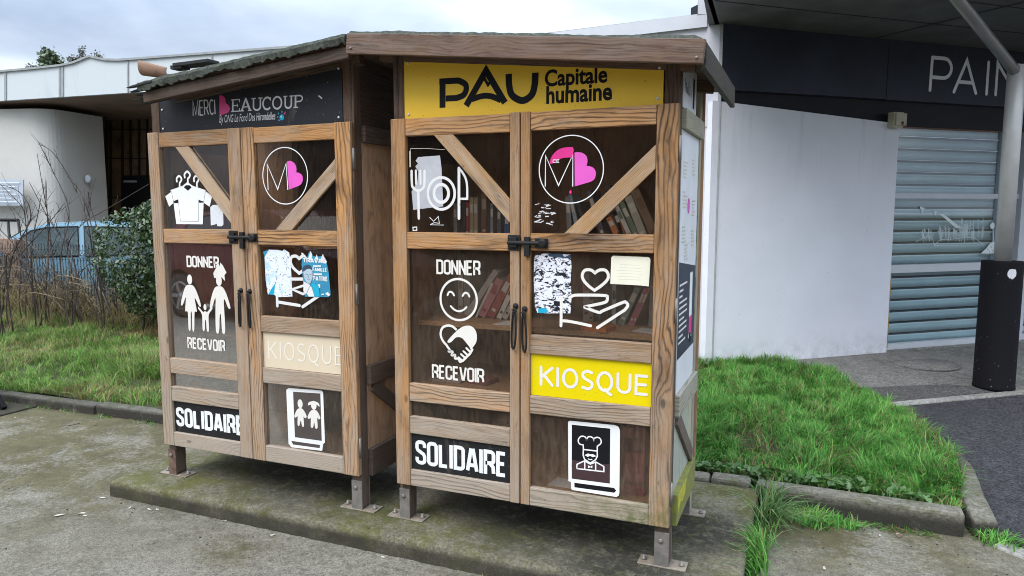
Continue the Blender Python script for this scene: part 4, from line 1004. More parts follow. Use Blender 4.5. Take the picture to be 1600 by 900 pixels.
# children's book
z = Z3_; f = flat(DY).use(M['white'])
f.fill(z((808, 82), (818, 74), (962, 84), (970, 92), (978, 314), (970, 320), (966, 350), (830, 334), (818, 318))); f.build('book_sticker', None, LD[1])
f = flat(DY-.0002).use(plain('brown_inset', (.075, .060, .052), .6)); f.fill(z((838, 90), (958, 98), (964, 306), (846, 290))); f.fill(z((830, 306), (956, 324), (955, 338), (838, 322))); f.build('book_sticker_inset', None, LD[1])  # brown fill inside the white book outline
f = flat(DY-.0003).use(M['creamvinyl'])
f.disc(z((869, 143))[0], z.w(13)*.9, z.w(17)); f.fill(smooth(z((858, 166), (880, 166), (898, 198), (890, 206), (884, 200), (886, 240), (878, 242), (872, 216), (866, 238), (858, 236), (858, 198), (850, 204), (844, 196)), 3))
f.disc(z((929, 150))[0], z.w(14)*.9, z.w(17)); f.fill(smooth(z((904, 150), (908, 136), (930, 132), (950, 140), (954, 156), (940, 146), (918, 146)), 3)); f.fill(smooth(z((918, 172), (942, 174), (958, 204), (950, 212), (944, 206), (946, 248), (936, 250), (931, 224), (926, 247), (916, 244), (916, 206), (908, 210), (902, 200)), 3)); f.build('children_sticker', None, LD[1])

# posters on the right side of the right kiosk (their small print is unreadable: ruled lines)
SP = 1.175-.0035
def sideflat(x): return Flat((x, 0, 0), (0, 1, 0), (0, 0, 1), (1, 0, 0))
mb = MB(); mb.box(SP, SP+.003, .088, .40, 1.552, 1.72); sp1 = mb.build('side_poster', M['paper'], RK)
f = sideflat(SP+.0032).use(M['black']); [f.line([(.12+.028*i, 1.61), (.12+.028*i, 1.66-.012*(i % 3))], .012) for i in range(6)]; f.fill([(.31, 1.575), (.35, 1.575), (.35, 1.69), (.31, 1.69)])
f.build('poster_print', None, sp1)
mb = MB(); mb.box(SP, SP+.003, .088, .50, .489, 1.473); sp2 = mb.build('side_poster', M['paper'], RK)
f = sideflat(SP+.0032).use(M['charcoal']); f.fill([(.0885, .62), (.4995, .62), (.4995, .95), (.0885, .99)]); f.use(M['white']); f.fill([(.36, .66), (.43, .66), (.43, .93), (.36, .93)]); f.use(M['hotpink']).fill([(.36, .68), (.43, .68), (.43, .75), (.36, .75)]); f.use(M['black']).fill([(.37, .64), (.42, .64), (.42, .68), (.37, .68)])
f.use(M['whiteold'])
for k in range(11): f.line([(.11, .90-.022*k), (.18+.12*rr.random(), .90-.022*k)], .008)
f.use(M['pencil'])
for (y, z_) in ((.13, 1.36), (.33, 1.38), (.13, 1.25), (.36, 1.22), (.13, 1.12), (.36, 1.10), (.2, 1.05)):
    for k in range(5): f.line([(y, z_-.014*k), (y+.05+.05*rr.random(), z_-.014*k)], .005)
f.use(M['pink']).disc((.27, 1.2), .022, .03); f.build('poster_print', None, sp2)

# ================================================================== BOOKS inside the right kiosk
BC = {}
def bookmat(c):
    if c not in BC: BC[c] = plain('book_cover_%d' % len(BC), c, .5, var=.1, scale=30)
    return BC[c]
NAMEC = {}
books = []
def book(T, Bt, w, y, c, depth=.13, patch=None, zb=None, label=None, grp=None):
    """T, Bt: pixel at the top and the foot of the spine, w spine width in metres, y: depth of the spine"""
    t = fy(T, y); b = fy(Bt, y)
    if zb is not None:
        d = (b-t); b = t+d*((zb+.0005-t.z)/d.z)
    dr = (t-b).normalized(); side = Vector((dr.z, 0, -dr.x))
    lift = abs(side.z)*w/2; b = b+dr*(lift/max(.3, dr.z)); 
    mb = MB().use(bookmat(c)); mid = Vector((0, depth/2, 0)); th = .002
    L_ = (t-b).length
    mb.board(b+side*(w/2-th/2)+mid, t+side*(w/2-th/2)+mid, depth, th, side); mb.board(b-side*(w/2-th/2)+mid, t-side*(w/2-th/2)+mid, depth, th, side)
    mb.board(b+Vector((0, .0012, 0)), t+Vector((0, .0012, 0)), w-.0042, .0024, (0, 1, 0))
    mb.use(M['paper']).board(b+dr*.004+mid+Vector((0, .001, 0)), t-dr*.004+mid+Vector((0, .001, 0)), depth-.008, max(.002, w-.005), side)
    if patch:
        mb.use(bookmat(patch)); p0 = b+dr*L_*.62; mb.board(p0-Vector((0, .0004, 0)), b+dr*L_*.84-Vector((0, .0004, 0)), w*.7, .0006, (0, 1, 0))
        mb.board(b+dr*L_*.14-Vector((0, .0004, 0)), b+dr*L_*.2-Vector((0, .0004, 0)), w*.55, .0006, (0, 1, 0))
    o = mb.build('book', None); tag(o, label, 'book', grp); books.append(o); return o
dk, wh, gr, rd_, bl_, og, gn, bg_, br_, pk = (.03, .028, .03), (.62, .58, .52), (.25, .25, .26), (.33, .05, .045), (.05, .12, .26), (.55, .17, .04), (.16, .22, .15), (.42, .32, .2), (.16, .09, .05), (.45, .16, .19)
g1 = 'books on the upper shelf'
def zd(x, y): return (630+x/4.735, 200+y/4.735)
def ze(x, y): return (820+x/4.2875, 190+y/4.2875)
def zf(x, y): return (640+x/3.915, 390+y/3.915)
def zg(x, y): return (820+x/5, 380+y/5)
def zh(x, y): return (860+x/5.6235, 640+y/5.6235)
for x, yt, w, c, p, lb in ((385, 560, .017, gr, wh, 'thin grey book on the upper shelf behind the knife sticker'),
        (447, 540, .019, dk, None, 'dark book on the upper shelf just right of the knife sticker'),
        (474, 548, .014, rd_, wh, 'dark red book with pale title on the upper shelf'),
        (505, 514, .018, bg_, wh, 'left one of two matching cream paperbacks on the upper shelf'),
        (536, 514, .019, bg_, wh, 'right one of two matching cream paperbacks on the upper shelf'),
        (564, 500, .014, dk, None, 'thin black book between the cream paperbacks and the tall brown book'),
        (597, 468, .026, br_, bg_, 'tall brown book with gold title under the diagonal brace'),
        (628, 520, .016, dk, None, 'black book right of the tall brown book on the upper shelf'),
        (655, 555, .014, gr, wh, 'grey book with white spine label under the diagonal brace'),
        (682, 570, .016, dk, None, 'black book between two grey labelled books on the upper shelf'),
        (708, 585, .017, (.12, .12, .12), wh, 'dark grey book with white label near the middle stile'),
        (735, 600, .016, dk, None, 'black book left of the blue book on the upper shelf'),
        (766, 640, .022, bl_, wh, 'blue book on the upper shelf next to the middle stile')):
    book(zd(x, yt), zd(x, 770), w, .21, c, .14, p, 1.06, lb, g1)
for T, Bq, w, c, p, lb in (((285, 500), (300, 742), .02, gr, wh, 'grey book leaning under the round logo on the upper shelf'),
        ((302, 490), (345, 690), .016, (.3, .36, .4), wh, 'pale blue grey book leaning right under the round logo'),
        ((355, 540), (395, 690), .015, dk, None, 'black book leaning between pale books under the round logo'),
        ((425, 465), (500, 690), .02, (.09, .08, .1), wh, 'dark book with white title leaning against the brace'),
        ((550, 430), (640, 742), .022, dk, None, 'black book leaning under the right door brace'),
        ((560, 640), (612, 750), .024, og, wh, 'wide orange book leaning under the right door brace'),
        ((600, 600), (655, 748), .017, og, wh, 'narrow orange book leaning between the orange and cream books'),
        ((612, 565), (695, 748), .018, wh, gn, 'cream book leaning right beside the orange books'),
        ((645, 540), (740, 748), .020, gn, wh, 'green book leaning right beside the cream book'),
        ((690, 500), (785, 740), .030, (.42, .40, .33), wh, 'thick beige book leaning right of the green book'),
        ((735, 460), (862, 745), .034, (.22, .14, .085), br_, 'thick brown book leaning by the right stile')):
    book(ze(*T), ze(*Bq), w, .215, c, .14, p, 1.06, lb, g1)
g2 = 'books on the middle shelf'
for T, Bq, w, y, c, p, lb in (((312, 150), (310, 362), .022, .36, wh, gr, 'left one of two upright cream books on the middle shelf'),
        ((352, 155), (350, 362), .030, .36, (.4, .38, .33), gr, 'right one of two upright cream books on the middle shelf'),
        ((285, 170), (285, 362), .020, .36, dk, None, 'black upright book left of the two cream books'),
        ((530, 128), (368, 372), .026, .27, (.40, .36, .34), None, 'long grey book leaning left on the middle shelf'),
        ((505, 205), (424, 376), .010, .27, wh, None, 'thin white book leaning left between the grey and pink books'),
        ((552, 182), (452, 380), .036, .27, pk, rd_, 'thick pink red book leaning left on the middle shelf'),
        ((625, 160), (508, 382), .034, .27, rd_, wh, 'red book with pale title leaning left by the middle stile'),
        ((650, 190), (562, 382), .022, .26, wh, dk, 'white book with black title leaning against the red book'),
        ((690, 215), (600, 382), .022, .26, (.5, .47, .42), dk, 'cream book leaning behind the middle stile')):
    book(zf(*T), zf(*Bq), w, y, c, .15, p, .705, lb, g2)
for T, Bq, w, y, c, p, lb in (((478, 225), (480, 588), .028, .36, (.36, .34, .33), rd_, 'upright grey book behind the heart sticker'),
        ((517, 440), (519, 600), .018, .36, bg_, dk, 'small tan book right of the grey book behind the heart sticker'),
        ((560, 230), (560, 600), .030, .37, dk, None, 'tall black book behind the heart sticker'),
        ((698, 320), (697, 620), .017, .34, (.42, .42, .42), dk, 'thin pale upright book under the cream card'),
        ((885, 345), (765, 595), .026, .30, (.22, .27, .25), wh, 'grey green book leaning left under the cream card'),
        ((945, 350), (832, 605), .014, .30, pk, wh, 'left one of two pink red books leaning under the cream card'),
        ((972, 350), (858, 606), .013, .30, pk, wh, 'right one of two pink red books leaning under the cream card'),
        ((1000, 330), (985, 610), .02, .31, gr, None, 'grey book standing behind the right door stile on the middle shelf')):
    book(zg(*T), zg(*Bq), w, y, c, .15, p, .705, lb, g2)
for k, x in enumerate((445, 490, 660, 705, 750, 795)):
    book(zh(x+10, 150), zh(x, 640), .026, .13, (.30, .07, .085), .17, (.10, .016, .022), .0555,
         ['dark red encyclopedia volume behind the chef sticker, leftmost of the row', 'dark red encyclopedia volume second from left in the bottom row', 'dark red encyclopedia volume just right of the chef book sticker', 'dark red encyclopedia volume fourth from left in the bottom row', 'dark red encyclopedia volume second from right in the bottom row', 'dark red encyclopedia volume at the right end of the bottom row'][k], 'red encyclopedia volumes on the kiosk floor')
# flat things on the shelves
mb = MB(); q = fz(zg(555, 690), .705); mb.board((q.x-.055, .17, .714), (q.x+.055, .15, .714), .09, .016, (0, 0, 1)); tag(mb.build('book', bookmat(og)), 'orange book lying flat below the hand sticker', 'book')
def papersheet(pts, z, lab):
    mb = MB(); mb.prism([(x, y, z) for x, y in pts], (0, 0, .0012)); return tag(mb.build('paper_sheet', M['paper']), lab, 'paper')
papersheet([(.40, .125), (.515, .13), (.53, .22), (.42, .24)], .7056, 'loose white paper on the middle shelf by the red books')
papersheet([(.98, .18), (1.07, .14), (1.09, .25), (1.0, .28)], .7056, 'loose tan paper on the middle shelf behind the hand sticker')
mb = MB(); mb.board((.09, .2, .434), (.22, .22, .434), .10, .014, (0, 0, 1)); tag(mb.build('book', bookmat((.4, .33, .28))), 'pale book lying flat on the lower shelf behind RECEVOIR', 'book')
mb = MB(); mb.board((.26, .24, .436), (.36, .22, .436), .10, .02, (0, 0, 1)); tag(mb.build('book', bookmat((.20, .06, .05))), 'dark red book lying flat on the lower shelf behind RECEVOIR', 'book')
papersheet([(.66, .10), (.80, .10), (.82, .17), (.67, .2)], .0556, 'white paper on the kiosk floor left of the chef sticker')

# ================================================================== things lying on the roof of the left kiosk
def rz(x): return roofz(x, 'L')+.028
a = fy((212, 116), .12); 
mb = MB(); c0 = fy((226, 121), .0); dr = Vector((.72, .52, -.16)).normalized(); sd_ = Vector((-.25, .86, .2)).normalized(); upv = dr.cross(sd_).normalized()
if upv.z < 0: upv = -upv
rq = Matrix.Rotation(math.radians(-38), 3, dr); sd_ = rq @ sd_; upv = rq @ upv
c0 = c0+Vector((0, 0, .006))
rings = []
for k in range(2):
    rr_ = (.042, .033)[k]; row = []
    for side in (1, .84):
        for t in range(13):
            an = math.radians(-100+200*t/12); row.append(c0+dr*(-.02+.12*k)+(sd_*math.sin(an)*rr_-upv*math.cos(an)*rr_+upv*.048)*1.0-((sd_*math.sin(an)-upv*math.cos(an))*(.008 if side != 1 else 0)))
    rings.append(row)
i = len(mb.v); mb.v += rings[0]+rings[1]
for t in range(12):
    mb._f([i+t, i+t+1, i+26+t+1, i+26+t], True); mb._f([i+13+t, i+26+13+t, i+26+13+t+1, i+13+t+1], True)
    for q in (0, 26): mb._f([i+q+t, i+q+13+t, i+q+13+t+1, i+q+t+1])
for t in (0, 12): mb._f([i+t, i+26+t, i+39+t, i+13+t])
tag(mb.build('roof_tile', M['terracotta']), 'loose terracotta roof tile lying at the left edge of the left kiosk roof', 'roof tile')
mb = MB(); mb.board(fy((279, 103.5), .24), fy((334, 96.5), .24), .08, .018, (0, 0, 1)); mb.board(fy((273, 107), .235), fy((290, 105), .235), .06, .02, (0, 0, 1)); tag(mb.build('broken_board', M['feltdark'], bevel=.003), 'broken black board lying on the left kiosk roof behind its edge', 'board')

# ================================================================== RIGHT BUILDING: bakery front
bk = thing('bakery', 'bakery with white rendered wall, charcoal fascia reading PAIN and shuttered window', 'shop', B(-1, -.25, -2))
def bprism(mb, s0, s1, z0, z1, o0, o1, z1b=None, z0b=None):
    z1b = z1 if z1b is None else z1b; z0b = z0 if z0b is None else z0b
    return mb.prism([B(s0, z0, o0), B(s1, z0b, o0), B(s1, z1b, o0), B(s0, z1, o0)], NB*(o1-o0))
mb = MB(); bprism(mb, -2.02, 0, -.4, 2.103, -.16, 0, 1.985); mb.build('front_wall', M['wall'], bk, .006)
mb = MB(); bprism(mb, -1.946, -.178, 2.205, 2.738, -.03, .006); mb.build('fascia_panel', M['charcoal'], bk, .003)
mb = MB(); bprism(mb, -.168, 3.2, 2.205, 2.738, -.03, .006); fp = mb.build('fascia_panel', M['charcoal'], bk, .003)
mb = MB(); bprism(mb, -1.94, 6, 1.98, 2.204, -.14, -.05); bprism(mb, -.172, -.174, 2.21, 2.735, -.028, -.002); mb.build('lintel', M['charcoal2'], bk)
mb = MB(); bprism(mb, -1.95, 6, 2.06, 3.0, -.5, -.16); mb.build('upper_wall', M['charcoal2'], bk)
f = Flat(B(0, 0, .0072), E1, (0, 0, 1), NB); f.use(M['letter'])
zl, zt = 2.315, 2.615
def paint(ch, a, b):
    for pts, cl in glyph(ch, 'round')[0]:
        W = glyph(ch, 'round')[1]
        f.line([(a+(u/max(W, .01))*(b-a), zl+v*(zt-zl)) for u, v in pts], .026, cl, 'round')
f.line([(.345, zl), (.352, zt)], .034, False, 'round'); f.line([(.352, zt), (.50, zt)]+arc(.50, zt-.09, .095, .09, 90, -90, 14)+[(.35, zt-.18)], .034)
f.line([(.645, zl), (.785, zt), (.925, zl)], .034, False, 'round'); f.line([(.70, zl+.095), (.87, zl+.095)], .034)
f.line([(1.065, zl), (1.065, zt)], .034, False, 'round')
f.line([(1.185, zl), (1.185, zt), (1.47, zl), (1.47, zt)], .034, False, 'round'); f.build('lettering', None, fp)
# window bay
mb = MB()
for z0, z1 in ((1.302, 1.348), (.578, .655), (-.178, -.122)): bprism(mb, .02, 1.46, z0, z1, -.12, -.06)
bprism(mb, 1.44, 1.53, -.178, 1.98, -.125, -.045); bprism(mb, 1.70, 1.85, -.178, 1.98, -.12, -.03); bprism(mb, .006, .03, -.178, 1.98, -.125, -.065)
for z0, z1 in ((1.302, 1.348), (.578, .655), (-.178, -.122)): bprism(mb, 1.53, 6, z0, z1, -.12, -.06)
fr = mb.build('window_frame', M['alu'], bk, .003)
mb = MB(); bprism(mb, .02, 6, -.15, 1.98, -.094, -.09); mb.build('window_glass', M['shopglass'], fr)
mb = MB(); bprism(mb, .005, .03, -.15, .56, -.05, -.012); mb.build('foam_strip', M['ochre'], fr)
mb = MB(); bprism(mb, .0, 6, 1.965, 2.03, -.16, -.075); mb.build('shutter_box', M['soffitbrown'], fr)
# roller shutter: bulging slats
mb = MB(); z = -.15; n_ = 0
while z < 1.97:
    for k in range(10):
        mb.use(M['gap'] if k >= 8 else M['shutter'])
        t0, t1 = k/10, (k+1)/10; p = lambda t: -.185+(.034*max(0, math.sin(PI*min(1, t/.8)))**.7 if t <= .8 else -.012)
        mb.face([B(.02, z+.114*t0, p(t0)), B(6, z+.114*t0, p(t0)), B(6, z+.114*t1, p(t1)), B(.02, z+.114*t1, p(t1))], smooth=False)
    z += .114
mb.build('roller_shutter', None, bk)
mb = MB(); bprism(mb, -.02, 8, -.4, -.176, -.19, -.03); mb.build('door_step', M['kerblight'], bk, .006)
# frosted window pictures
f = Flat(B(0, 0, -.0895), E1, (0, 0, 1), NB).use(M['frost'])
def wq(*pts):
    r = []
    for a, b in pts:
        q = on((1400+a/5.295, 280+b/5.295), NB, NB.dot(B(0, 0, -.0895))); d = q-B(0, 0, -.0895); r.append((d.dot(E1), q.z))
    return r
f.line(wq((-60, 286), (360, 288)), .007); f.fill(wq((360, 288), (392, 288), (545, 405), (500, 405)))  # pale level line and slanting band drawn on the pane
f.line(wq((165, 520), (215, 490), (270, 472), (300, 490), (320, 545)), .005); f.line(wq((315, 545), (370, 500), (480, 495), (560, 480), (650, 485), (725, 545), (315, 547)), .005)
rr = random.Random(5)
for k in range(60):
    x = 215+rr.random()*500; h_ = rr.uniform(50, 110)*(1.5 if x > 520 else 1); yb = 470+rr.uniform(0, 55); lean = rr.uniform(-10, 14)
    f.line(wq((x, yb), (x+lean, yb-h_)), .004*rr.uniform(.7, 1.4))
    for q in range(3): yy = yb-h_*(.3+.2*q); f.line(wq((x+lean*(.3+.2*q), yy), (x+lean*(.3+.2*q)+rr.choice((-14, 14)), yy-16)), .0035)
for cx, cy, s_ in ((212, 245, 1.0), (320, 275, .65)): f.fill(wq((cx-22*s_, cy-26*s_), (cx, cy-12*s_), (cx+22*s_, cy-6*s_), (cx+8*s_, cy+4*s_), (cx+6*s_, cy+34*s_), (cx-8*s_, cy+34*s_), (cx-6*s_, cy+6*s_), (cx-20*s_, cy)))
f.disc(wq((790, 385))[0], .03, .034); f.line(wq((795, 400), (800, 520)), .008); f.fill(wq((695, 612), (740, 570), (770, 530), (800, 518), (830, 530), (835, 614)))
f.use(M['shutter'])
for q in ((750, 580), (780, 560), (790, 590), (765, 600)): f.disc(wq(q)[0], .010, .011)
f.build('window_sticker', None, fr)
# canopy over the pavement
c0 = fz((1130, 37.5), 2.742); c1 = fz((1118, 0), 2.742); cdv = (c1-c0).normalized()
mb = MB(); Pn = [c0-NB*.2, B(8, 2.742, -.3), B(8, 2.742, 2.4), c0+cdv*2.4]; Pn = [Vector((p.x, p.y, 2.742)) for p in Pn]
mb.prism(Pn, (0, 0, .30)); can = mb.build('canopy', M['soffit'], bk)
mb = MB()
for o_ in (.55, 1.12, 1.7): mb.prism([B(-2.4, 2.7395, o_), B(8, 2.7395, o_), B(8, 2.7395, o_+.012), B(-2.4, 2.7395, o_+.012)], (0, 0, .004))
s_ = (fz((1375, 57), 2.742)-W1).dot(E1); mb.prism([B(s_, 2.7385, .03), B(s_+.014, 2.7385, .03), B(s_+.32, 2.7385, 2.4), B(s_+.30, 2.7385, 2.4)], (0, 0, .004))
mb.build('soffit_seam', M['seam'], can)
mb = MB(); mb.prism([c0-NB*.05, c0+cdv*2.4, c0+cdv*2.4+Vector((-.035, 0, 0)), c0-NB*.05+Vector((-.035, 0, 0))], (0, 0, .32)); mb.build('canopy_edge', M['seam'], can)
# white wing behind the kiosks with its metal coping, and the higher end block
yw = 3.86; xe = .872
def cz_(x): return fy((1091, 24), yw).z+(x-fy((1091, 24), yw).x)*(fy((870, 51), yw).z-fy((1091, 24), yw).z)/(fy((870, 51), yw).x-fy((1091, 24), yw).x)
mb = MB(); mb.prism([(-2.2, yw, -.5), (xe, yw, -.5), (xe, yw, cz_(xe)-.10), (-2.2, yw, cz_(-2.2)-.10)], (0, .25, 0)); mb.build('wing_wall', M['render'], bk)
xl = fy((1091, 20), yw).x; xr_ = fy((1104, 33), yw-.03).x
mb = MB(); mb.prism([(-2.2, yw-.03, cz_(-2.2)-.105), (xr_, yw-.03, cz_(xr_)-.105), (xr_, yw-.03, cz_(xr_)), (-2.2, yw-.03, cz_(-2.2))], (0, .3, 0))
mb.prism([(xl, yw-.032, cz_(xl)+.001), (xr_, yw-.032, cz_(xr_)-.001), (xr_, yw-.032, 4.2), (xl, yw-.032, 4.2)], (0, .3, 0)); mb.build('coping', M['alu'], bk, .004)
mb = MB(); mb.prism([(xr_+.001, yw-.012, 1.9), (xe, yw-.012, 1.9), (xe, yw-.012, 4.2), (xr_+.001, yw-.012, 4.2)], (0, .25, 0)); mb.build('end_wall', M['render'], bk)
mb = MB(); mb.box(xe-.022, xe+.004, yw-.03, yw-.013, -.3, 2.735); mb.build('corner_trim', M['joint'], bk)
# alarm box
mb = MB(); mb.use(M['alarm']); bprism(mb, -.135, -.02, 1.945, 2.085, .001, .07); al = mb.build('alarm_box', None); al.location = al.location
tag(al, 'small beige alarm box fixed at the top corner of the white wall', 'alarm')
m2 = MB(); bprism(m2, -.115, .0, 1.965, 2.07, .0705, .085); m2.build('alarm_cover', M['alarm'], al, .004)
m2 = MB(); m2.lathe(B(-.045, 1.985, .0855), [(.016, 0), (.016, .004), (.008, .009)], 12, NB); m2.build('alarm_lamp', M['redlamp'], al)

# steel pole with black sleeve
PB = Vector((3.04, 4.14, -.245))
pole = thing('steel_pole', 'brushed steel canopy pole with slanted strut, standing in a chipped black sleeve', 'pole', PB)
mb = MB(); mb.lathe(PB, [(.148, 0), (.148, .03), (.145, .035), (.144, 1.02), (.141, 1.03), (.10, 1.031)], 40); sl = mb.build('sleeve', M['blackpaint'], pole)
mb = MB(); rr = random.Random(9); mb.use(M['paper'])
pts = [(.03*math.cos(t)*(.8+.4*rr.random()), .042*math.sin(t)*(.8+.4*rr.random())) for t in [2*PI*i/12 for i in range(12)]]
def onsleeve(u, v, r=.1455):
    a = math.atan2(-.92, -.1)+u/.145; return PB+Vector((math.cos(a)*r, math.sin(a)*r, .94+v))
for k in range(14):
    u0, u1 = -.032+.064*k/14, -.032+.064*(k+1)/14; h0, h1 = [.042*math.sqrt(max(.02, 1-(u/.033)**2)) for u in (u0, u1)]
    a0, a1, b0, b1 = [h*rr.uniform(.8, 1.1) for h in (h0, h1, h0, h1)]
    if k: a0, b0 = pa, pb
    pa, pb = a1, b1; mb._f([len(mb.v)+q for q in range(4)]) if False else None
    mb.face([onsleeve(u0+.055, -b0), onsleeve(u1+.055, -b1), onsleeve(u1+.055, a1), onsleeve(u0+.055, a0)])
mb.build('torn_sticker', None, sl)
mb = MB()
for k in range(34):
    u, v, s_ = rr.uniform(-.2, .2), -.92+rr.random()**2.6*.95, rr.uniform(.001, .003)
    mb.poly([onsleeve(u-s_, v, .1453), onsleeve(u+s_*.4, v-s_*.8, .1453), onsleeve(u+s_, v+s_*.5, .1453), onsleeve(u-s_*.3, v+s_, .1453)])
mb.build('paint_chips', M['whiteold'], sl)
mb = MB(); mb.lathe(PB, [(.062, .98), (.062, 2.535), (.056, 2.54)], 32); mb.build('tube', M['inox'], pole)
j = atd((1584, 124), (PB-CAM).dot(fw)); k_ = atd((1497, 0), (PB-CAM).dot(fw)-.95)
st = Vector((PB.x-.0, PB.y-.0, j.z)); en = st+(k_-st)*((2.745-st.z)/(k_.z-st.z))
mb = MB(); mb.tube([st, en], .040, 20); mb.build('strut', M['inoxdark'], pole)
# manhole
mb = MB(); mc = on_pav((1441, 567))
mb.lathe(mc-Vector((0, 0, .01)), [(.30, 0), (.30, .014), (.286, .015), (.285, .011), (.272, .011), (.271, .0145), (.0, .015)], 40, (-(k0+kd*5).x*0, 0, 1))
mh = tag(mb.build('manhole_cover', M['pavement']), 'round manhole cover set in the pavement before the shuttered window', 'manhole')

# ================================================================== LEFT BUILDING
D0, D1 = 11.5, 10.65
fa = atd((0, 157.5), D0); fb = atd((228, 143), D1); fdir = Vector((fb.x-fa.x, fb.y-fa.y, 0)).normalized(); fn = Vector((-fdir.y, fdir.x, 0))
def onF(p, off=0): return on(p, fn, fn.dot(fa)+off)
lb = thing('shopping_building', 'low white building with rounded rendered wall and deep white roof fascia, left background', 'building', (fa.x, fa.y+2, -.43))
top = [(-160, 122), (-40, 117), (0, 113), (50, 108.5), (96, 103.5), (115, 99.5), (128, 94.5), (137, 90.5), (142, 89.5), (150, 91.5), (165, 94.5), (185, 95.2), (200, 94.2), (330, 84.4), (520, 70)]
bot = [(520, 124), (228, 143.2), (0, 157.6), (-160, 167)]
mb = MB(); mb.prism([onF(p) for p in top+bot], fn*.06); fas = mb.build('fascia', M['fasciawhite'], lb)
mb = MB()
for x, wd in ((8, 3.2), (92.5, 1.6), (97, 3.6), (199.5, 2.0), (331, 2)):
    yt = np.interp(x, [p[0] for p in top], [p[1] for p in top]); yb = np.interp(x, [p[0] for p in reversed(bot)], [p[1] for p in reversed(bot)])
    mb.prism([onF((x-wd/2, yt+1), -.012), onF((x+wd/2, yt+1), -.012), onF((x+wd/2, yb-.5), -.012), onF((x-wd/2, yb-.5), -.012)], fn*.014)
mb.build('panel_joint', M['joint'], fas)
mb = MB()
for p, q in zip(top, top[1:]): a, b = onF(p), onF(q); mb.board(a+fn*.05+Vector((0, 0, .012)), b+fn*.05+Vector((0, 0, .012)), .16, .03, (0, 0, 1))
mb.build('coping', M['joint'], fas)
zf_ = fa.z
mb = MB(); s0, s1 = onF((-160, 167)), onF((520, 124)); mb.prism([Vector((p.x, p.y, zf_+.004)) for p in (s0+fn*.06, s1+fn*.06, s1+fn*6, s0+fn*6)], (0, 0, .3)); mb.build('soffit', M['soffitbrown'], lb)
zt = zf_-.10; plan = []
for x, y in ((-120, 174.5), (-60, 173.5), (0, 172.5), (35, 171.8), (60, 171.6), (85, 173), (110, 176.5), (135, 180.5), (160, 184.5)): plan.append(atd((x, y), (zt-CAM.z)/((329.4-y)/FPX*1.0)*1.0))
P2 = [Vector((p.x, p.y, 0)) for p in plan]
P2 = smooth([(p.x, p.y) for p in P2], 4, False); P2 = [Vector((a, b, 0)) for a, b in P2]
mb = MB(); rng = len(P2)
for a, b in zip(P2, P2[1:]):
    for z0, z1 in ((-.6, .8), (.8, zt)): mb.face([a+Vector((0, 0, z0)), b+Vector((0, 0, z0)), b+Vector((0, 0, z1)), a+Vector((0, 0, z1))], smooth=True)
e_ = P2[-1]; bk_ = Vector((e_.x-CAM.x-1.2, e_.y-CAM.y, 0)).normalized()*3; mb.face([e_+Vector((0, 0, -.6)), e_+bk_+Vector((0, 0, -.6)), e_+bk_+Vector((0, 0, zt)), e_+Vector((0, 0, zt))])
mb.prism([p+Vector((0, 0, zt)) for p in P2]+[e_+bk_+Vector((0, 0, zt)), P2[0]+bk_+Vector((0, 0, zt))], (0, 0, .01)); mb.build('rounded_wall', M['cream'], lb)
dpl = e_+fn*1.1
def onW(p, off=0): return on(p, fn, fn.dot(dpl)+off)
mb = MB(); mb.prism([onW((-160, 152)), onW((520, 152)), onW((520, 480)), onW((-160, 480))], fn*.2); pw = mb.build('panelled_wall', M['panel'], lb)
mb = MB()
for x in (164, 171, 189.5, 202, 215.5, 228, 240): mb.prism([onW((x, 165), -.04), onW((x+1.6, 165), -.04), onW((x+1.6, 420), -.04), onW((x, 420), -.04)], fn*.05)
for y in (202, 247, 308): mb.prism([onW((160, y), -.035), onW((250, y), -.035), onW((250, y+1.2), -.035), onW((160, y+1.2), -.035)], fn*.045)
mb.build('batten', M['darkbrown'], pw)
mb = MB(); mb.prism([onW((-160, 150), -.5), onW((165, 150), -.5), onW((165, 188), -.5), onW((-160, 188), -.5)], fn*.05); mb.build('clerestory_window', M['clere'], lb)
mb = MB(); mb.prism([onW((190, 274), -.08), onW((260, 274), -.08), onW((260, 420), -.08), onW((190, 420), -.08)], fn*.06); dw = mb.build('dark_doorway', M['blackish'], pw)
mb = MB(); mb.prism([onW((193, 282), -.10), onW((213, 282), -.10), onW((213, 285), -.10), onW((193, 285), -.10)], fn*.01); tag(mb.build('door_sign', M['alu'], lb))
wn = (CAM-plan[7]); wn.z = 0; wn.normalize()
lp = atd((138, 282), (plan[7]-CAM).dot(fw)-.03)
mb = MB(); mb.lathe(lp+Vector((0, 0, 0))-wn*.03, [(.055, 0), (.055, .03), (.05, .05), (.03, .07)], 16, wn); wl_ = mb.build('wall_lamp', M['alu']); 
for v in wl_.data.vertices: v.co.z *= 1.45
tag(wl_, 'small round white lamp on the cream rounded wall', 'wall lamp')
mb = MB(); Dn = (plan[2]-CAM).dot(fw)-.12
mb.prism([atd((-60, 277), Dn+.1), atd((36, 281), Dn), atd((36, 321), Dn), atd((-60, 322), Dn+.1)], fn*.02); nb = tag(mb.build('notice_board', plain('notice_paper', (.40, .43, .48), .7, var=.05)), 'pale notice sign fixed to the rounded white wall at left edge', 'sign')
mb = MB()
for k in range(6): mb.prism([atd((-20, 284+k*6), Dn-.015), atd((30-(k*7) % 16, 285+k*6), Dn-.015), atd((30-(k*7) % 16, 286+k*6), Dn-.015), atd((-20, 285+k*6), Dn-.015)], fn*.006)
mb.build('print', M['frost'], nb)
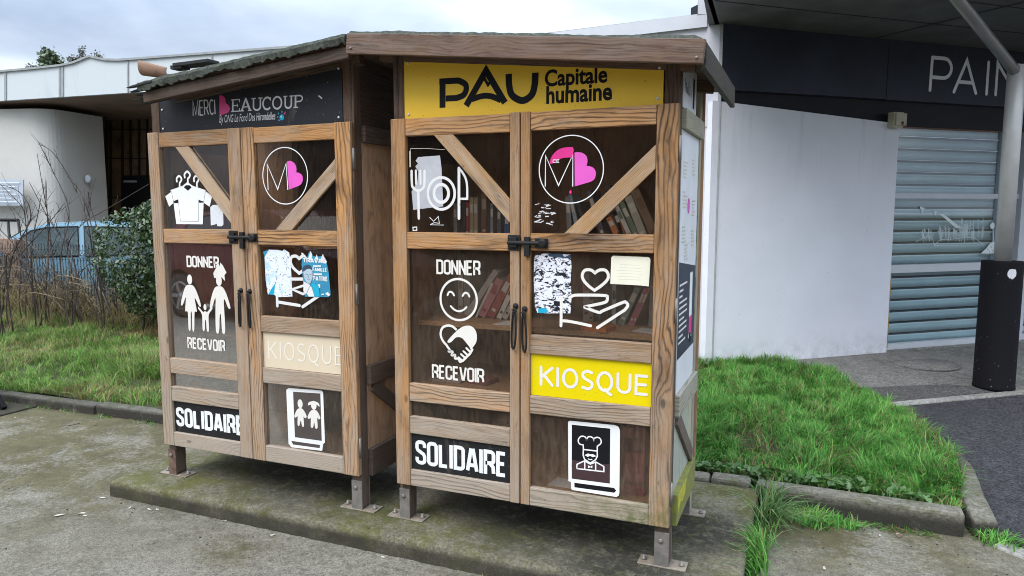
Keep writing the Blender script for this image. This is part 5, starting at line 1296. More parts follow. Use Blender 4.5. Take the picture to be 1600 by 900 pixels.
# black railing at the far left
mb = MB(); Dr = 9.8; p0, p1 = atd((-70, 343), Dr), atd((29, 344), Dr)
mb.tube([p0, p1], .022, 8)
for k in range(7):
    a = p0.lerp(p1, k/6); mb.tube([a, Vector((a.x, a.y, -.45))], .018, 6)
mb.tube([p0-Vector((0, 0, .45)), p1-Vector((0, 0, .45))], .015, 6); tag(mb.build('railing', M['iron']), 'short black metal railing before the white wall at far left', 'railing')
# low brick planter next to it
mb = MB(); a, b = atd((-60, 374), 9.4), atd((22, 374), 9.2); mb.prism([Vector((a.x, a.y, -.45)), Vector((b.x, b.y, -.45)), Vector((b.x, b.y, a.z)), Vector((a.x, a.y, a.z))], (-.2, .3, 0)); tag(mb.build('low_wall', plain('pinkish_brick', (.33, .22, .17), .85, var=.2, scale=9), bevel=.01), 'low pinkish brick wall behind the wire fence at far left', 'wall')

# ------------------------------------------------------------------ cars
def car(name, label, paint_, loc, rot, L_=3.95, Hh=1.45, glass=None):
    glass = glass or M['carglass']; root = thing(name, label, 'car', loc); R_ = Matrix.Rotation(rot, 4, 'Z'); o = Vector(loc)
    T = lambda x, y, z: o+R_ @ Vector((x, y, z))
    prof = [(-1.97, .32), (-1.97, .62), (-1.90, .78), (-1.55, .88), (-1.02, .96), (-.98, .97), (1.55, 1.0), (1.85, .98), (1.93, .75), (1.95, .35)]
    half = .84
    def arcs(cx, r=.36): return [(cx+r*math.cos(a), .30+r*math.sin(a)) for a in [PI*t/10 for t in range(11)]]
    low = [(1.95, .35), (1.62, .25)]+arcs(1.25)+[(.85, .22), (-.85, .22)]+arcs(-1.28)+[(-1.7, .24), (-1.97, .32)]
    outl = prof+[q for q in low[1:-1]]
    mb = MB(); n_ = len(outl); i = len(mb.v)
    for ys, sc in ((-half, 1), (-half+.06, 1.0), (half-.06, 1.0), (half, 1)):
        for x, z in outl:
            tuck = .10*max(0, (.62-z))/.4 if z < .62 else .08*max(0, z-.7)/.3
            mb.v.append(T(x*(1-.02*(abs(ys) == half)), ys*(1-tuck*.35), z))
    for k in range(3):
        for q in range(n_): mb._f([i+k*n_+q, i+k*n_+(q+1) % n_, i+(k+1)*n_+(q+1) % n_, i+(k+1)*n_+q], True)
    for base_, rev in ((i, True), (i+3*n_, False)):
        for t in tessellate_polygon([[mb.v[base_+q] for q in range(n_)]]): mb._f([base_+q for q in t])
    body = mb.build('body', paint_, root)
    cab = [(-1.0, .965), (-.42, 1.36), (-.2, 1.43), (.35, Hh), (1.0, 1.42), (1.45, 1.28), (1.72, 1.0)]
    mb = MB(); i = len(mb.v); n_ = len(cab)
    for s_ in (-1, 1):
        for x, z in cab: mb.v.append(T(x, s_*(.78-.22*(z-.965)/.48), z))
    for q in range(n_-1): mb._f([i+q, i+q+1, i+n_+q+1, i+n_+q], 1 <= q <= 3)
    mb._f([i+q for q in range(n_)]); mb._f([i+n_+q for q in reversed(range(n_))]); mb.build('cabin', paint_, root)
    for s_ in (-1, 1):
        yy = lambda z: s_*(.784-.22*(z-.965)/.48)
        for nm, P in (('window', [(-.80, 1.0), (-.36, 1.345), (-.18, 1.385), (.18, 1.395), (.18, 1.0)]), ('window', [(.25, 1.0), (.25, 1.395), (.95, 1.37), (1.25, 1.25), (1.35, 1.0)])):
            mb = MB(); mb.prism([T(x, yy(z)+s_*.001, z) for x, z in P], R_.to_3x3() @ Vector((0, s_*.006, 0))); mb.build(nm, glass, root)
            mb = MB(); pp = [T(x, yy(z)+s_*.006, z) for x, z in P]; mb.tube(pp, .012, 6, False, True); mb.build('window_trim', M['iron'], root)
        mb = MB(); mb.lathe(T(-.72, s_*.86, 1.02), [(.02, -.08), (.075, -.04), (.08, .03), (.03, .07)], 12, R_.to_3x3() @ Vector((1, 0, 0))); mb.build('mirror', paint_, root)
        mb = MB(); mb.board(T(-1.93, s_*.62, .66), T(-1.72, s_*.74, .74), .14, .05, R_.to_3x3() @ Vector((-.6, s_*.6, .3))); mb.build('headlight', M['alu'], root, .01)
        mb = MB(); mb.board(T(1.93, s_*.66, .72), T(1.80, s_*.74, .92), .12, .05, R_.to_3x3() @ Vector((.7, s_*.6, .1))); mb.build('rear_light', M['redlamp'], root, .01)
        for x in (-1.28, 1.25):
            wh_ = MB(); ax = R_.to_3x3() @ Vector((0, s_, 0)); c = T(x, s_*.64, .30)
            wh_.lathe(c, [(.2, 0), (.285, .0), (.30, .03), (.30, .15), (.285, .18), (.20, .18)], 28, ax); w_ = wh_.build('wheel', M['tyre'], root)
            wh_ = MB(); wh_.lathe(c, [(.20, .172), (.19, .182), (.05, .165), (.04, .185), (.0, .186)], 28, ax)
            for k in range(5):
                a = 2*PI*k/5; d = R_.to_3x3() @ Vector((math.cos(a), 0, math.sin(a))); wh_.board(c+ax*.182+d*.04, c+ax*.186+d*.19, .05, .012, ax)
            wh_.build('rim', M['rim'], w_)
    mb = MB(); mb.prism([T(-.965, -.66, 1.0), T(-.965, .66, 1.0), T(-.44, .57, 1.355), T(-.44, -.57, 1.355)], R_.to_3x3() @ Vector((-.006, 0, .006))); mb.build('windscreen', glass, root)
    mb = MB(); mb.prism([T(1.715, -.66, 1.03), T(1.715, .66, 1.03), T(1.46, .58, 1.275), T(1.46, -.58, 1.275)], R_.to_3x3() @ Vector((.006, 0, .004))); mb.build('rear_window', glass, root)
    return root
cp = atd((106, 400), 10.3)
car('parked_car', 'pale blue hatchback parked beyond the wire fence', M['carblue'], (cp.x, cp.y, -.43), YAW+math.radians(28), Hh=1.46)
# red car behind the photographer: its reflection shows in the glass of the left kiosk
car('parked_car', 'dark red car across the car park, seen only as a reflection in kiosk glass', M['carred'], (-4.85, -5.2, ZG), PI+.1, glass=plain('dark_car_glass', (.025, .028, .032), .08))

# ================================================================== GRASS
def hN(x, y, s=1.0, o=0): return noise.noise(Vector((x*s, y*s, o)))
rb = [fz(p, -.20) for p in ((1505, 760), (1488, 715), (1462, 690), (1420, 655), (1385, 632), (1330, 606), (1270, 583), (1205, 563))]
RPOLY = [(1.0, 1.10), (2.30, 1.075)]+[(q.x, q.y) for q in rb]+[(.2, 3.75), (-.9, 3.75), (-.9, 1.05)]
LPOLY = [(-.9, 1.02), (-.9, 3.0), (-2.2, 3.4), (-9.5, 3.4), (-9.5, .72), (-4, .90), (-2.5, .96)]
def inside(px, py, poly):
    c = np.zeros(len(px), bool); n = len(poly)
    for i in range(n):
        x0, y0 = poly[i]; x1, y1 = poly[(i+1) % n]
        if y0 == y1: continue
        t = ((y0 > py) != (y1 > py)) & (px < (x1-x0)*(py-y0)/(y1-y0)+x0); c ^= t
    return c
def gz(x, y):
    """ground height under the grass"""
    if x > -1.2:
        d = max(0, y-1.05); z = -.165+.035*min(1, d/.6)-.055*max(0, min(1, (d-.8)/2.2)); z += .018*hN(x, y, 2.1, 2)
        if x > 1.9: z -= .04*min(1, (x-1.9)/.5)
    else:
        d = max(0, y-.95); z = KZ(x)-.015+.13*min(1, d/1.7)+.03*hN(x, y, 1.6, 3)
    return z
def bank(name, poly, step, m):
    xs = np.arange(min(p[0] for p in poly), max(p[0] for p in poly)+step, step); ys = np.arange(min(p[1] for p in poly), max(p[1] for p in poly)+step, step)
    V = np.array([(x, y, gz(x, y)) for y in ys for x in xs]); nx = len(xs); F = []
    cx = np.array([[(xs[i]+step/2, ys[j]+step/2) for i in range(nx-1)] for j in range(len(ys)-1)]).reshape(-1, 2)
    ok = inside(cx[:, 0], cx[:, 1], poly)
    for k in np.nonzero(ok)[0]:
        j, i = divmod(int(k), nx-1); a = j*nx+i; F.append((a, a+1, a+nx+1, a+nx))
    return tag(raw(name, V, [np.array(F)], m), kind='structure')
bank('grass_bank', RPOLY, .05, M['soil']); bank('grass_bank', LPOLY, .07, M['soil'])
GREENS = np.array([(.085, .25, .042), (.125, .34, .06), (.045, .15, .028), (.22, .42, .10), (.10, .29, .06)])
DRY = np.array([(.30, .24, .10), (.22, .17, .075), (.34, .29, .15)])
def blades(name, xy, hfun, dryfun, wid=.0042, seed=1, zfun=gz, bendk=1.0, pal=GREENS, lean=None, kind='stuff', label=None, cat=None):
    rg = np.random.default_rng(seed); n = len(xy); x, y = xy[:, 0], xy[:, 1]
    z = np.array([zfun(a, b) for a, b in xy]); h = np.array([hfun(a, b) for a, b in xy])*rg.uniform(.55, 1.25, n)
    az = np.array([hN(a, b, 5.5, 61)*7+hN(a, b, 1.7, 62)*5 for a, b in xy])+rg.normal(0, .75, n); bend = rg.uniform(.35, 1.5, n)*bendk
    dx, dy = np.cos(az), np.sin(az)
    if lean is not None: dx += lean[0]; dy += lean[1]
    wx, wy = -np.sin(az), np.cos(az); w0 = wid*rg.uniform(.6, 1.3, n)
    pts = []; 
    for t, ww in ((0, 1), (.38, .95), (.72, .65)):
        hz = h*(t-.28*bend*t*t*1.0); out_ = h*bend*t*t*.75
        for s in (-1, 1): pts.append(np.stack([x+dx*out_+wx*w0*ww*s*.5, y+dy*out_+wy*w0*ww*s*.5, z-.004+hz], 1))
    t = 1.0; pts.append(np.stack([x+dx*h*bend*.8, y+dy*h*bend*.8, z+h*(1-.36*bend)], 1))
    V = np.stack(pts, 1).reshape(-1, 3); b = np.arange(n)*7
    F4 = np.concatenate([np.stack([b, b+1, b+3, b+2], 1), np.stack([b+2, b+3, b+5, b+4], 1)]); F3 = np.stack([b+4, b+5, b+6], 1)
    c = pal[rg.integers(0, len(pal), n)]*rg.uniform(.75, 1.3, (n, 1)); dr = np.array([dryfun(a, q) for a, q in xy])
    isd = rg.random(n) < dr; c[isd] = DRY[rg.integers(0, 3, isd.sum())]*rg.uniform(.7, 1.2, (isd.sum(), 1))
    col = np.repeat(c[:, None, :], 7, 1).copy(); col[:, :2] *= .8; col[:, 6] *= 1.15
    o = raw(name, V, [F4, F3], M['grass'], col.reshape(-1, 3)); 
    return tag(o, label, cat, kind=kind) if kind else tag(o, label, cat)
def scatter(poly, dens, seed, keep=None):
    rg = np.random.default_rng(seed); xs = [p[0] for p in poly]; ys = [p[1] for p in poly]
    n = int((max(xs)-min(xs))*(max(ys)-min(ys))*dens); P = np.stack([rg.uniform(min(xs), max(xs), n), rg.uniform(min(ys), max(ys), n)], 1)
    P = P[inside(P[:, 0], P[:, 1], poly)]
    if keep is not None:
        k = np.array([keep(a, b) for a, b in P]); P = P[rg.random(len(P)) < k]
    return P
def rkeep(x, y):
    v = .66+.8*hN(x, y, 3.2, 7)+.75*hN(x, y, 11, 8)
    for bx, by, r in ((1.32, 1.62, .17), (2.05, 1.95, .10), (1.75, 1.22, .10)):
        d = math.hypot(x-bx, (y-by)*1.3)
        if d < r: v *= .12+.5*d/r
    return max(.10, min(1, v))
def rh(x, y):
    h = .086+.055*hN(x, y, 2.6, 11)+.055*hN(x, y, 8, 12)
    for bx, by, r, a in ((1.72, 1.75, .28, .07), (2.2, 1.55, .22, .05), (2.25, 2.1, .2, .06), (1.62, 1.35, .2, .03)):
        d = math.hypot(x-bx, y-by)
        if d < r: h += a*(1-d/r)
    if y < 1.22: h *= .75
    return max(.035, h)
blades('grass', scatter(RPOLY, 15500, 1, rkeep), rh, lambda x, y: max(.03, min(.75, .08+.55*max(0, -hN(x, y, 3.2, 7))+.25*max(0, hN(x, y, 2.2, 31)-.25))), .0048, 1, label='bright green tufted grass on the bank right of the kiosks', cat='grass')
PALL = np.array([(.12, .24, .045), (.17, .30, .06), (.07, .15, .03), (.25, .36, .10), (.13, .25, .055)])
def lkeep(x, y): return max(.12, min(1, .62+.7*hN(x, y, 2.4, 17)+.6*hN(x, y, 8, 18)))
def lh(x, y):
    h = .085+.06*hN(x, y, 2.0, 21)
    d = math.hypot((x+3.55)*1.0, (y-1.75)*1.3)
    if d < .6: h += .16*(1-d/.6)
    if y > 2.3: h += .05*(y-2.3)
    return max(.03, h)
blades('grass', scatter(LPOLY, 6200, 2, lkeep), lh, lambda x, y: max(.08, min(.9, .30+.7*hN(x, y, 1.3, 33)+(.35 if y > 2.5 else 0)-(.28 if math.hypot(x+3.55, y-1.75) < .55 else 0))), .0058, 2, pal=PALL, label='patchy green and straw grass on the bank left of the kiosks', cat='grass')
# overhanging tufts and weeds by the slab, small moss tufts on the car park
def tuft(c, r, n, h, seed, label, pal=GREENS, wid=.0055, bend=1.25, zf=None):
    rg = np.random.default_rng(seed); P = np.stack([rg.normal(c[0], r[0], n), rg.normal(c[1], r[1], n)], 1)
    o = blades('grass_tuft', P, lambda x, y: h, lambda x, y: .10, wid, seed, zf or (lambda x, y: ZG), bend, pal, kind=None, label=label, cat='grass tuft'); return o
COOL = np.array([(.09, .19, .06), (.14, .26, .09), (.07, .14, .045), (.20, .30, .12)])
tuft((1.49, .80), (.030, .09), 250, .21, 11, 'long arching grass tuft growing between the slab corner and the kerb', COOL, .0062)
tuft((1.475, .42), (.018, .10), 420, .14, 12, 'bright green grass tuft beside the right edge of the slab')
tuft((1.66, .86), (.045, .028), 260, .09, 13, 'small green tuft in front of the kerb stone')
tuft((1.80, .885), (.05, .02), 150, .06, 14, 'low weedy grass along the foot of the right kerb')
tuft((2.42, .96), (.04, .03), 140, .07, 15, 'weeds at the broken corner of the kerb beside the road')
rg = np.random.default_rng(5)
def fringe(pts, n, h, seed, label, sd=.018, dry=.25):
    r_ = np.random.default_rng(seed); P = []
    for _ in range(n):
        k = r_.integers(0, len(pts)-1); t = r_.random(); a, b = pts[k], pts[k+1]; P.append((a[0]+(b[0]-a[0])*t+r_.normal(0, sd), a[1]+(b[1]-a[1])*t+r_.normal(0, sd)))
    P = np.array(P); P = P[[noise.noise(Vector((p[0]*5, p[1]*5, seed))) > -.1 for p in P]]
    blades('weeds', P, lambda x, y: h, lambda x, y: dry, .0042, seed, lambda x, y: ZG, 1.1, label=label, cat='weeds')
fringe([(1.5, .93), (2.3, .945)], 420, .032, 41, 'short mossy weeds along the foot of the right kerb')
fringe([(-9, .66), (-4, .79), (-1.75, .87)], 900, .035, 42, 'thin weeds along the foot of the left kerb', .03)
fringe([(.35, -.165), (.75, -.17), (1.1, -.17)], 90, .025, 43, 'tiny weeds at the front edge of the slab')
fringe([(2.45, .95), (2.8, 1.12), (3.2, 1.3)], 240, .04, 44, 'weeds along the flush kerb at the right edge')
# broad-leaved weeds on the bank edge: small rosettes
def leafcloud(name, C, nrm, size, cols, m, parent=None, seed=0, aspect=1.8, rand=1.0):
    rg = np.random.default_rng(seed); n = len(C); u = rg.normal(size=(n, 3)); nr = nrm+rg.normal(size=(n, 3))*rand*.6; nr /= np.linalg.norm(nr, axis=1)[:, None]
    u -= nr*(u*nr).sum(1)[:, None]; u /= np.linalg.norm(u, axis=1)[:, None]; v = np.cross(nr, u); s = (size*rg.uniform(.6, 1.35, n))[:, None]
    a = u*s*aspect*.5; b = v*s*.5; fold = nr*s*.16
    V = np.stack([C-a, C-a*.25+b+fold, C+a, C-a*.25-b+fold], 1).reshape(-1, 3); k = np.arange(n)*4
    F = np.concatenate([np.stack([k, k+2, k+1], 1), np.stack([k, k+3, k+2], 1)])
    return raw(name, V, [F], m, np.repeat(cols, 4, 0), parent=parent)
rg = np.random.default_rng(8); C = []
for k in range(46):
    x = rg.uniform(1.1, 2.2); y = 1.10+abs(rg.normal(0, .04)); z = gz(x, y)+.02
    for q in range(7): a = q*.9+rg.random(); C.append((x+.022*math.cos(a), y+.022*math.sin(a)-.008, z+rg.uniform(0, .018)))
C = np.array(C); tag(leafcloud('clover', C, np.tile((0, -.3, 1.0), (len(C), 1)), .026, np.tile((.06, .13, .03), (len(C), 1))*rg.uniform(.7, 1.4, (len(C), 1)), M['leaf'], seed=8), 'low round-leaved weeds along the kerb edge of the right bank', 'weeds', kind='stuff')

# ================================================================== FENCE, HEDGE, BRAMBLES
fl = Vector((-9.6, 3.30, 0)); fr_ = Vector((-2.0, 3.62, 0)); fd = (fr_-fl); FL = fd.length; fd.normalize(); fo_ = Vector((fd.y, -fd.x, 0))
fence = thing('wire_fence', 'grey green welded wire fence with bent top behind the left grass', 'fence', (fl+fr_)/2+Vector((0, 0, -.35)))
FZ0, FZ1 = -.35, .77
mb = MB(); n_ = int(FL/.05)
def wire(P, r):
    mb.tube(P, r, 4, False)
for k in range(n_+1):
    p = fl+fd*(k*.05); wire([p+Vector((0, 0, FZ0)), p+Vector((0, 0, FZ1-.17)), p+fo_*.045+Vector((0, 0, FZ1-.125)), p+Vector((0, 0, FZ1-.08)), p+Vector((0, 0, FZ1))], .004)
for z, o_ in ((FZ0+.1, 0), (FZ0+.45, 0), (FZ1-.185, 0), (FZ1-.125, .047), (FZ1-.065, 0)): wire([fl+fo_*(o_+.004)+Vector((0, 0, z)), fr_+fo_*(o_+.004)+Vector((0, 0, z))], .0035)
mb.build('wire_panel', M['fence'], fence)
for k in range(4):
    p = fl+fd*(.95+k*2.4)-fo_*.03; mb = MB(); mb.box(p.x-.025, p.x+.025, p.y-.02, p.y+.02, -.5, FZ1+.03); mb.build('post', M['fence'], fence)
# evergreen bush
hb = thing('evergreen_bush', 'dense dark evergreen bush against the left kiosk', 'bush', (-4.35, 2.85, -.15))
rg = np.random.default_rng(21); lobes = [(-4.75, 2.80, .72, .50, .45, .52), (-4.25, 2.9, .80, .55, .5, .62), (-4.50, 2.80, .42, .46, .40, .34), (-3.9, 2.85, .35, .5, .42, .5), (-4.5, 2.95, 1.05, .36, .35, .28), (-4.15, 2.95, 1.12, .40, .38, .30), (-3.6, 2.9, .6, .5, .45, .7)]
C, Nn = [], []
for (x, y, z, a, b, c) in lobes:
    d = rg.normal(size=(3200, 3)); d /= np.linalg.norm(d, axis=1)[:, None]; r_ = 1-.30*rg.random(3200)**1.6
    lump = np.array([1+.20*noise.noise(Vector(q*2.6+np.array([x*3, y, z]))) for q in d]); P = d*(r_*lump)[:, None]*np.array([a, b, c])+np.array([x, y, z]); C.append(P); Nn.append(d)
C = np.concatenate(C); Nn = np.concatenate(Nn); keep = np.array([noise.noise(Vector(p*5.5)) > -.30 for p in C]) & (C[:, 2] > .05); C, Nn = C[keep], Nn[keep]
cols = np.array([(.036, .066, .022), (.055, .098, .030), (.024, .042, .016), (.09, .13, .05), (.15, .18, .10)])[rg.choice(5, len(C), p=[.34, .28, .22, .12, .04])]*rg.uniform(.7, 1.3, (len(C), 1))
leafcloud('foliage', C, Nn, .027, cols, M['leaf'], hb, 21, 1.7, 1.1)
mb = MB()
for k in range(9):
    x, y = -4.75+.15*k+rg.uniform(-.05, .05), 2.8+rg.uniform(-.12, .12); mb.tube([(x, y, -.25), (x+rg.uniform(-.1, .1), y, .1), (x+rg.uniform(-.2, .2), y+.05, .55), (x+rg.uniform(-.25, .25), y+.1, .95)], [.018, .014, .010, .004], 6)
mb.build('stem', M['bark'], hb)
# dry undergrowth along the fence
P = scatter([(-9.4, 2.75), (-3.2, 2.75), (-3.2, 3.6), (-9.4, 3.6)], 1300, 51, lambda x, y: max(.15, min(1, .6+hN(x, y, 1.6, 55))))
o = blades('dry_undergrowth', P, lambda x, y: (.52 if x < -7 else .40)+.26*hN(x, y, 1.2, 52), lambda x, y: .62, .0062, 51, gz, 1.35, np.array([(.05, .04, .03), (.10, .07, .045), (.06, .055, .03)]), label='tangled dry tan undergrowth growing through the wire fence', cat='undergrowth')
P = scatter([(-9.0, 3.2), (-6.2, 3.2), (-6.2, 3.9), (-9.0, 3.9)], 520, 57)
blades('dry_undergrowth', P, lambda x, y: (.78 if x < -7.6 else .5)+.25*hN(x, y, 1.2, 58), lambda x, y: .55, .008, 57, gz, 1.4, np.array([(.11, .075, .05), (.13, .09, .06)]), label='tall brown thicket behind the wire fence at far left', cat='undergrowth')
# brambles: bare arching canes
def cane(mb, P, r0, r1, twigs, rr):
    q = smooth(P, 5, False); n = len(q); rs = [r0+(r1-r0)*k/(n-1) for k in range(n)]; mb.tube(q, rs, 6)
    for k in range(twigs):
        i = rr.randrange(n//3, n-2); a = Vector(q[i]); d = (Vector(q[i+1])-a).normalized(); s = Vector((rr.uniform(-1, 1), rr.uniform(-.5, .5), rr.uniform(-.1, 1))).normalized()
        L_ = rr.uniform(.08, .34); m_ = a+(d+s).normalized()*L_*.5; e_ = m_+(d*.4+s+Vector((0, 0, .3))).normalized()*L_*.5; mb.tube([a, m_, e_], [rs[i]*.6, rs[i]*.45, rs[i]*.25], 4)
        if rr.random() < .5: e2 = m_+(d-s*.5+Vector((0, 0, .2))).normalized()*L_*.35; mb.tube([m_, e2], [rs[i]*.4, rs[i]*.2], 4)
brs = [('tallest bare bramble cane rising left of the blue car roof', [[(88, 480), (84, 420), (75, 340), (68, 300), (58, 240)], [(100, 470), (95, 400), (108, 330), (80, 262), (60, 222)]], 8.0),
       ('long bare bramble arching from the car window up toward the wall lamp', [[(175, 495), (150, 420), (136, 345), (115, 290), (84, 240), (60, 225)], [(160, 470), (148, 400), (142, 350), (128, 305), (115, 285)]], 7.6),
       ('thin bramble cane curling in a loop before the blue car door', [[(125, 490), (112, 420), (105, 395), (112, 370), (135, 345), (165, 328), (232, 288)], [(70, 470), (76, 400), (74, 340), (72, 282)]], 7.9),
       ('bare bramble with many twigs beside the notice sign', [[(40, 480), (42, 400), (40, 345), (32, 320), (0, 288)], [(30, 470), (34, 380), (24, 340), (10, 318)], [(52, 480), (48, 400), (62, 320), (62, 310)]], 8.1),
       ('bare bramble canes bending left over the railing', [[(10, 480), (20, 400), (48, 340), (30, 300), (-15, 285)], [(60, 490), (40, 420), (20, 380), (-10, 350)]], 7.7),
       ('brown bramble cane leaning right in front of the fence', [[(10, 400), (60, 430), (100, 465), (130, 505)], [(50, 390), (85, 440), (125, 480)], [(0, 440), (30, 400), (75, 350), (100, 318)]], 7.5),
       ('bramble with drooping twigs between the blue car and the bush', [[(150, 500), (152, 440), (160, 390), (150, 350), (140, 318), (138, 300)], [(115, 500), (120, 430), (105, 385), (78, 345), (46, 285)]], 7.8)]
for bi, (lb_, canes, D) in enumerate(brs):
    rr = random.Random(70+bi); mb = MB(); mb.use(M['stem'])
    for P in canes:
        pts = [tuple(atd(p, D+rr.uniform(-.12, .12))) for p in P]; b0 = pts[0]; pts = [(b0[0]+rr.uniform(-.05, .05), b0[1], gz(b0[0], b0[1])-.03)]+pts; cane(mb, pts, .0085, .0030, 9, rr)
    for k in range(4):
        x = pts[0][0]+rr.uniform(-.04, .04); y = pts[0][1]+rr.uniform(-.03, .03); h_ = rr.uniform(.5, 1.0); a = rr.uniform(-.5, .5); mb.use(M['drystem'] if k % 2 else M['stem'])
        a *= 1.6; cane(mb, [(x, y, gz(x, y)-.03), (x+a*.2, y, h_*.4-.1), (x+a*.7, y-.08, h_*.8-.1), (x+a*1.5, y-.15, h_*.75-.1)], .006, .0025, 6, rr)
    tag(mb.build('bramble', None, origin=(canes and (pts[0][0], pts[0][1], gz(pts[0][0], pts[0][1])))), lb_, 'bramble', 'bare brambles along the wire fence')

# ================================================================== TREES behind the left building
def tree(px, ptop, D, wid, hgt, cols, n, label, seed, sparse=0, z0=2.0, gname='trees beyond the white building'):
    t = atd((px, ptop), D); rg = np.random.default_rng(seed); root = thing('tree', label, 'tree', (t.x, t.y, -.43), gname)
    mb = MB(); mb.tube([(t.x, t.y, -.5), (t.x+.1, t.y, t.z*.55), (t.x, t.y, t.z-hgt*.25)], [.22, .16, .04], 8)
    C = []
    for k in range(18 if not sparse else 14):
        a = rg.uniform(0, 2*PI); zz = t.z-hgt*rg.uniform(.12, .95); r_ = wid*.5*rg.uniform(.3, .9)*(math.sin(PI*min(.95, max(.12, (t.z-zz)/hgt)))**.6)
        e_ = Vector((t.x+r_*math.cos(a), t.y+r_*math.sin(a), zz)); s_ = Vector((t.x, t.y, zz-hgt*.2)); mb.tube([s_, s_.lerp(e_, .5)+Vector((0, 0, .1)), e_], [.06, .04, .015], 5)
        m_ = n//18; C.append(np.array(e_)+rg.normal(size=(m_, 3))*np.array([wid*.13, wid*.13, hgt*.10]))
    mb.build('trunk', M['bark'], root); C = np.concatenate(C)
    leafcloud('crown', C, rg.normal(size=C.shape), .16 if not sparse else .09, np.array(cols)[rg.integers(0, len(cols), len(C))]*rg.uniform(.7, 1.3, (len(C), 1)), M['leaf'], root, seed, 1.6, 1)
G1 = [(.09, .13, .07), (.13, .17, .09), (.065, .09, .055)]; G2 = [(.22, .22, .21), (.18, .18, .17)]  # crown colours lightened and greyed to paint in distance haze
tree(80, 83, 34, .95, 1.4, G1, 2600, 'rounded dense green tree top above the white fascia', 31)
tree(127, 73, 38, .50, 1.4, G2, 520, 'tall narrow grey tree top left of the fascia peak', 32, 1)
tree(117, 88, 37, .7, .9, G2, 380, 'short grey twiggy tree top behind the fascia slope', 35, 1)
tree(154, 77, 38, .75, 1.2, G2, 520, 'grey brown bare tree top right of the fascia peak', 33, 1)
tree(50, 97, 42, .8, .9, G2, 420, 'faint small tree top left of the green tree', 34, 1)

# ================================================================== what the glass mirrors, across the car park behind the photographer
fb_ = thing('far_building', 'long plain building across the car park, seen only as a reflection', 'building', (-2, -21, ZG))
mb = MB(); mb.box(-24, 20, -22, -19, ZG, 4.2); mb.build('facade', M['farwall'], fb_)
for k in range(9):
    mb = MB(); mb.box(-22+4.6*k, -20.2+4.6*k, -18.998, -18.95, 1.0, 2.6); mb.build('window', M['darkbrown'], fb_)
def baretree(x, y, h, seed):
    rr = random.Random(seed); root = thing('bare_tree', 'leafless tree across the car park, seen only as a reflection', 'tree', (x, y, ZG), 'bare trees across the car park'); mb = MB()
    def grow(p, d, L_, r, lv):
        e_ = p+d*L_; m_ = p.lerp(e_, .5)+Vector((rr.uniform(-.05, .05), rr.uniform(-.05, .05), 0))*L_; mb.tube([p, m_, e_], [r, r*.85, r*.68], 5, lv == 0)
        if lv <= 0: return
        for k in range(3 if lv > 1 else 4):
            a = rr.uniform(0, 2*PI); s_ = Vector((math.cos(a), math.sin(a), rr.uniform(.1, .7))); grow(p.lerp(e_, rr.uniform(.6, 1)), (d*.9+s_*.75).normalized(), L_*rr.uniform(.6, .78), r*.6, lv-1)
    grow(Vector((x, y, ZG)), Vector((0, 0, 1)), h*.3, .16, 5); mb.build('trunk', M['bark'], root)
for x, y, h, s in ((7.5, -9, 7.5, 1), (12, -12, 8, 2), (-7, -13, 7, 3), (1.5, -15, 8, 4)): baretree(x, y, h, s)

# ================================================================== bench leg at the left edge, litter, stones
bx, by = fz((-8, 640), ZG).x, fz((-8, 640), ZG).y
bn = thing('bench', 'dark metal bench on a concrete pad cut by the left edge of the photo', 'bench', (bx-.6, by+.1, ZG))
mb = MB(); mb.box(bx-1.4, bx+.22, by-.16, by+.24, ZG-.05, ZG+.012); mb.build('pad', M['slab'], bn, .006)
for s_ in (0, -1.15):
    mb = MB(); mb.board((bx+.10+s_, by, ZG+.01), (bx-.16+s_, by+.02, ZG+.26), .06, .035, (0, 1, 0)); mb.build('leg', M['blackpaint'], bn, .004)
for k in range(3):
    mb = MB(); mb.board((bx-1.6, by-.1+.09*k, ZG+.30), (bx-.30, by-.1+.09*k, ZG+.30), .10, .03, (0, 0, 1)); mb.build('seat_slat', M['darkwood'], bn, .004)
def scrap(p, z, s, m, name, lab, cat, grp, seed):
    rr = random.Random(seed); c = fz(p, z); a = rr.uniform(0, PI); P = []
    for k in range(7):
        t = 2*PI*k/7; r_ = s*rr.uniform(.7, 1.2); u, v = r_*math.cos(t)*1.5, r_*math.sin(t)*.6; P.append((c.x+u*math.cos(a)-v*math.sin(a), c.y+u*math.sin(a)+v*math.cos(a), z+.001+rr.uniform(0, .004)))
    mb = MB(); i = len(mb.v); mb.v += [Vector(q) for q in P]+[Vector(q)+Vector((0, 0, .002)) for q in P]
    for k in range(1, 6): mb._f([i, i+k, i+k+1]); mb._f([i+7, i+7+k+1, i+7+k])
    for k in range(7): mb._f([i+k, i+(k+1) % 7, i+7+(k+1) % 7, i+7+k])
    tag(mb.build(name, m), lab, cat, grp)
for k, p in enumerate([(160, 779), (203, 794), (128, 803), (133, 807), (233, 797), (246, 797), (24, 653), (66, 653), (350, 815), (426, 837), (598, 872), (640, 868), (1375, 838), (1404, 836), (150, 665)]):
    scrap(p, ZG, .008 if k not in (0, 2) else .012, M['litter'] if k not in (14,) else M['leafbrown'], 'litter_scrap', 'small pale scrap of litter lying on the car park asphalt', 'litter', 'litter scraps on the car park', 100+k)
scrap((92, 806), ZG, .017, M['litter'], 'dead_leaf', 'curled pale dead leaf on the asphalt near the left edge', 'leaf', None, 131)
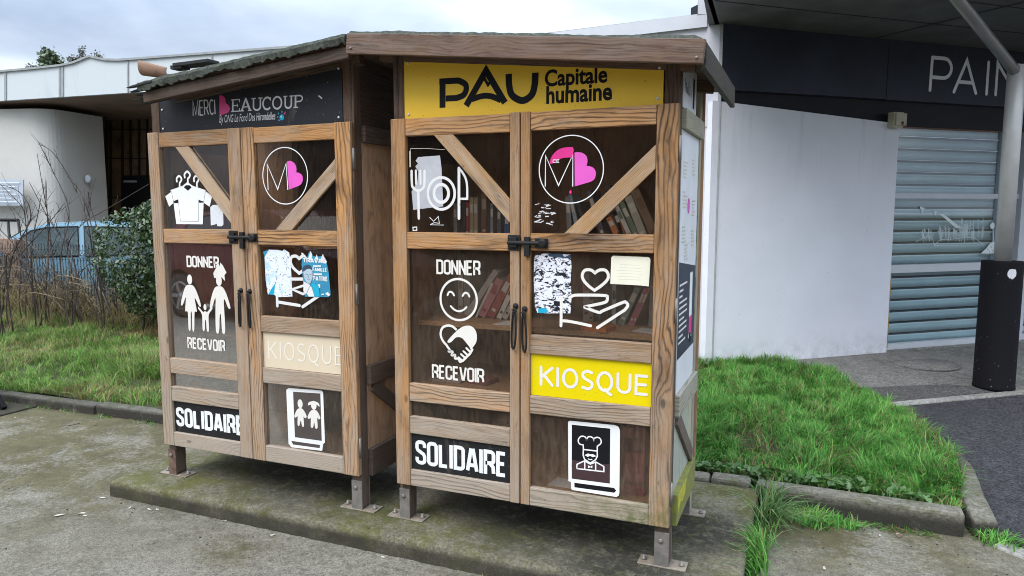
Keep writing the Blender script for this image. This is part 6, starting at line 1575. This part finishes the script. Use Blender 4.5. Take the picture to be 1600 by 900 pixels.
scrap((116, 663), ZG, .026, M['leafbrown'], 'dead_leaf', 'dark brown dead leaf on the mossy asphalt near the left kerb', 'leaf', None, 132)
scrap((1288, 889), ZG, .010, M['litter'], 'dead_leaf', 'pale twig-like leaf on the asphalt right of the slab', 'leaf', None, 133)
scrap((1405, 837), ZG, .022, M['leafbrown'], 'dead_leaf', 'tan dead leaf before the right kerb stone', 'leaf', None, 134)
rr = random.Random(77)
mb = MB(); rgx = random.Random(12)
for k in range(170):
    if k < 110: x, y = rgx.uniform(-4.5, 1.4), -.17-abs(rgx.gauss(0, .22)); 
    else: x, y = rgx.uniform(1.5, 2.5), rgx.uniform(.2, .95)
    s_ = rgx.uniform(.0014, .0038)
    if k % 9 == 0: x, y = rgx.uniform(-1.55, 1.4), rgx.uniform(-.12, .05); zb = ZS
    else: zb = ZG
    mb.board((x-s_, y, zb+s_*.4), (x+s_, y+rgx.uniform(-s_, s_), zb+s_*.4), s_*1.5, s_, (rgx.uniform(-.3, .3), rgx.uniform(-.3, .3), 1))
tag(mb.build('grit', M['slab']), 'loose grit and crumbs along the slab edge', 'grit', kind='stuff')
# dead bindweed and bramble tangle woven through the fence
rr = random.Random(404)
for bi in range(7):
    mb = MB(); x0 = -8.9+bi*.78; 
    for k in range(30 if bi < 3 else 22):
        mb.use(M['drystem'] if rr.random() < .45 else M['stem']); x = x0+rr.uniform(-.5, .5); y = 3.2+rr.uniform(-.22, .25); a = rr.uniform(-1, 1); h_ = rr.uniform(.3, .95) if bi < 3 else rr.uniform(.25, .62)
        z_ = gz(x, y)-.03; P = [(x, y, z_), (x+a*.12, y+rr.uniform(-.05, .05), z_+h_*.5), (x+a*.35, y+rr.uniform(-.12, .1), z_+h_), (x+a*.75, y+rr.uniform(-.2, .1), z_+h_*rr.uniform(.6, 1.1)), (x+a*1.0, y-.1, z_+h_*rr.uniform(.2, .9))]
        cane(mb, P, rr.uniform(.0035, .006), .0018, 3, rr)
    tag(mb.build('dead_thicket', None), 'matted dead stems woven through the wire fence left of the bush', 'thicket', 'clumps of dead stems along the fence')
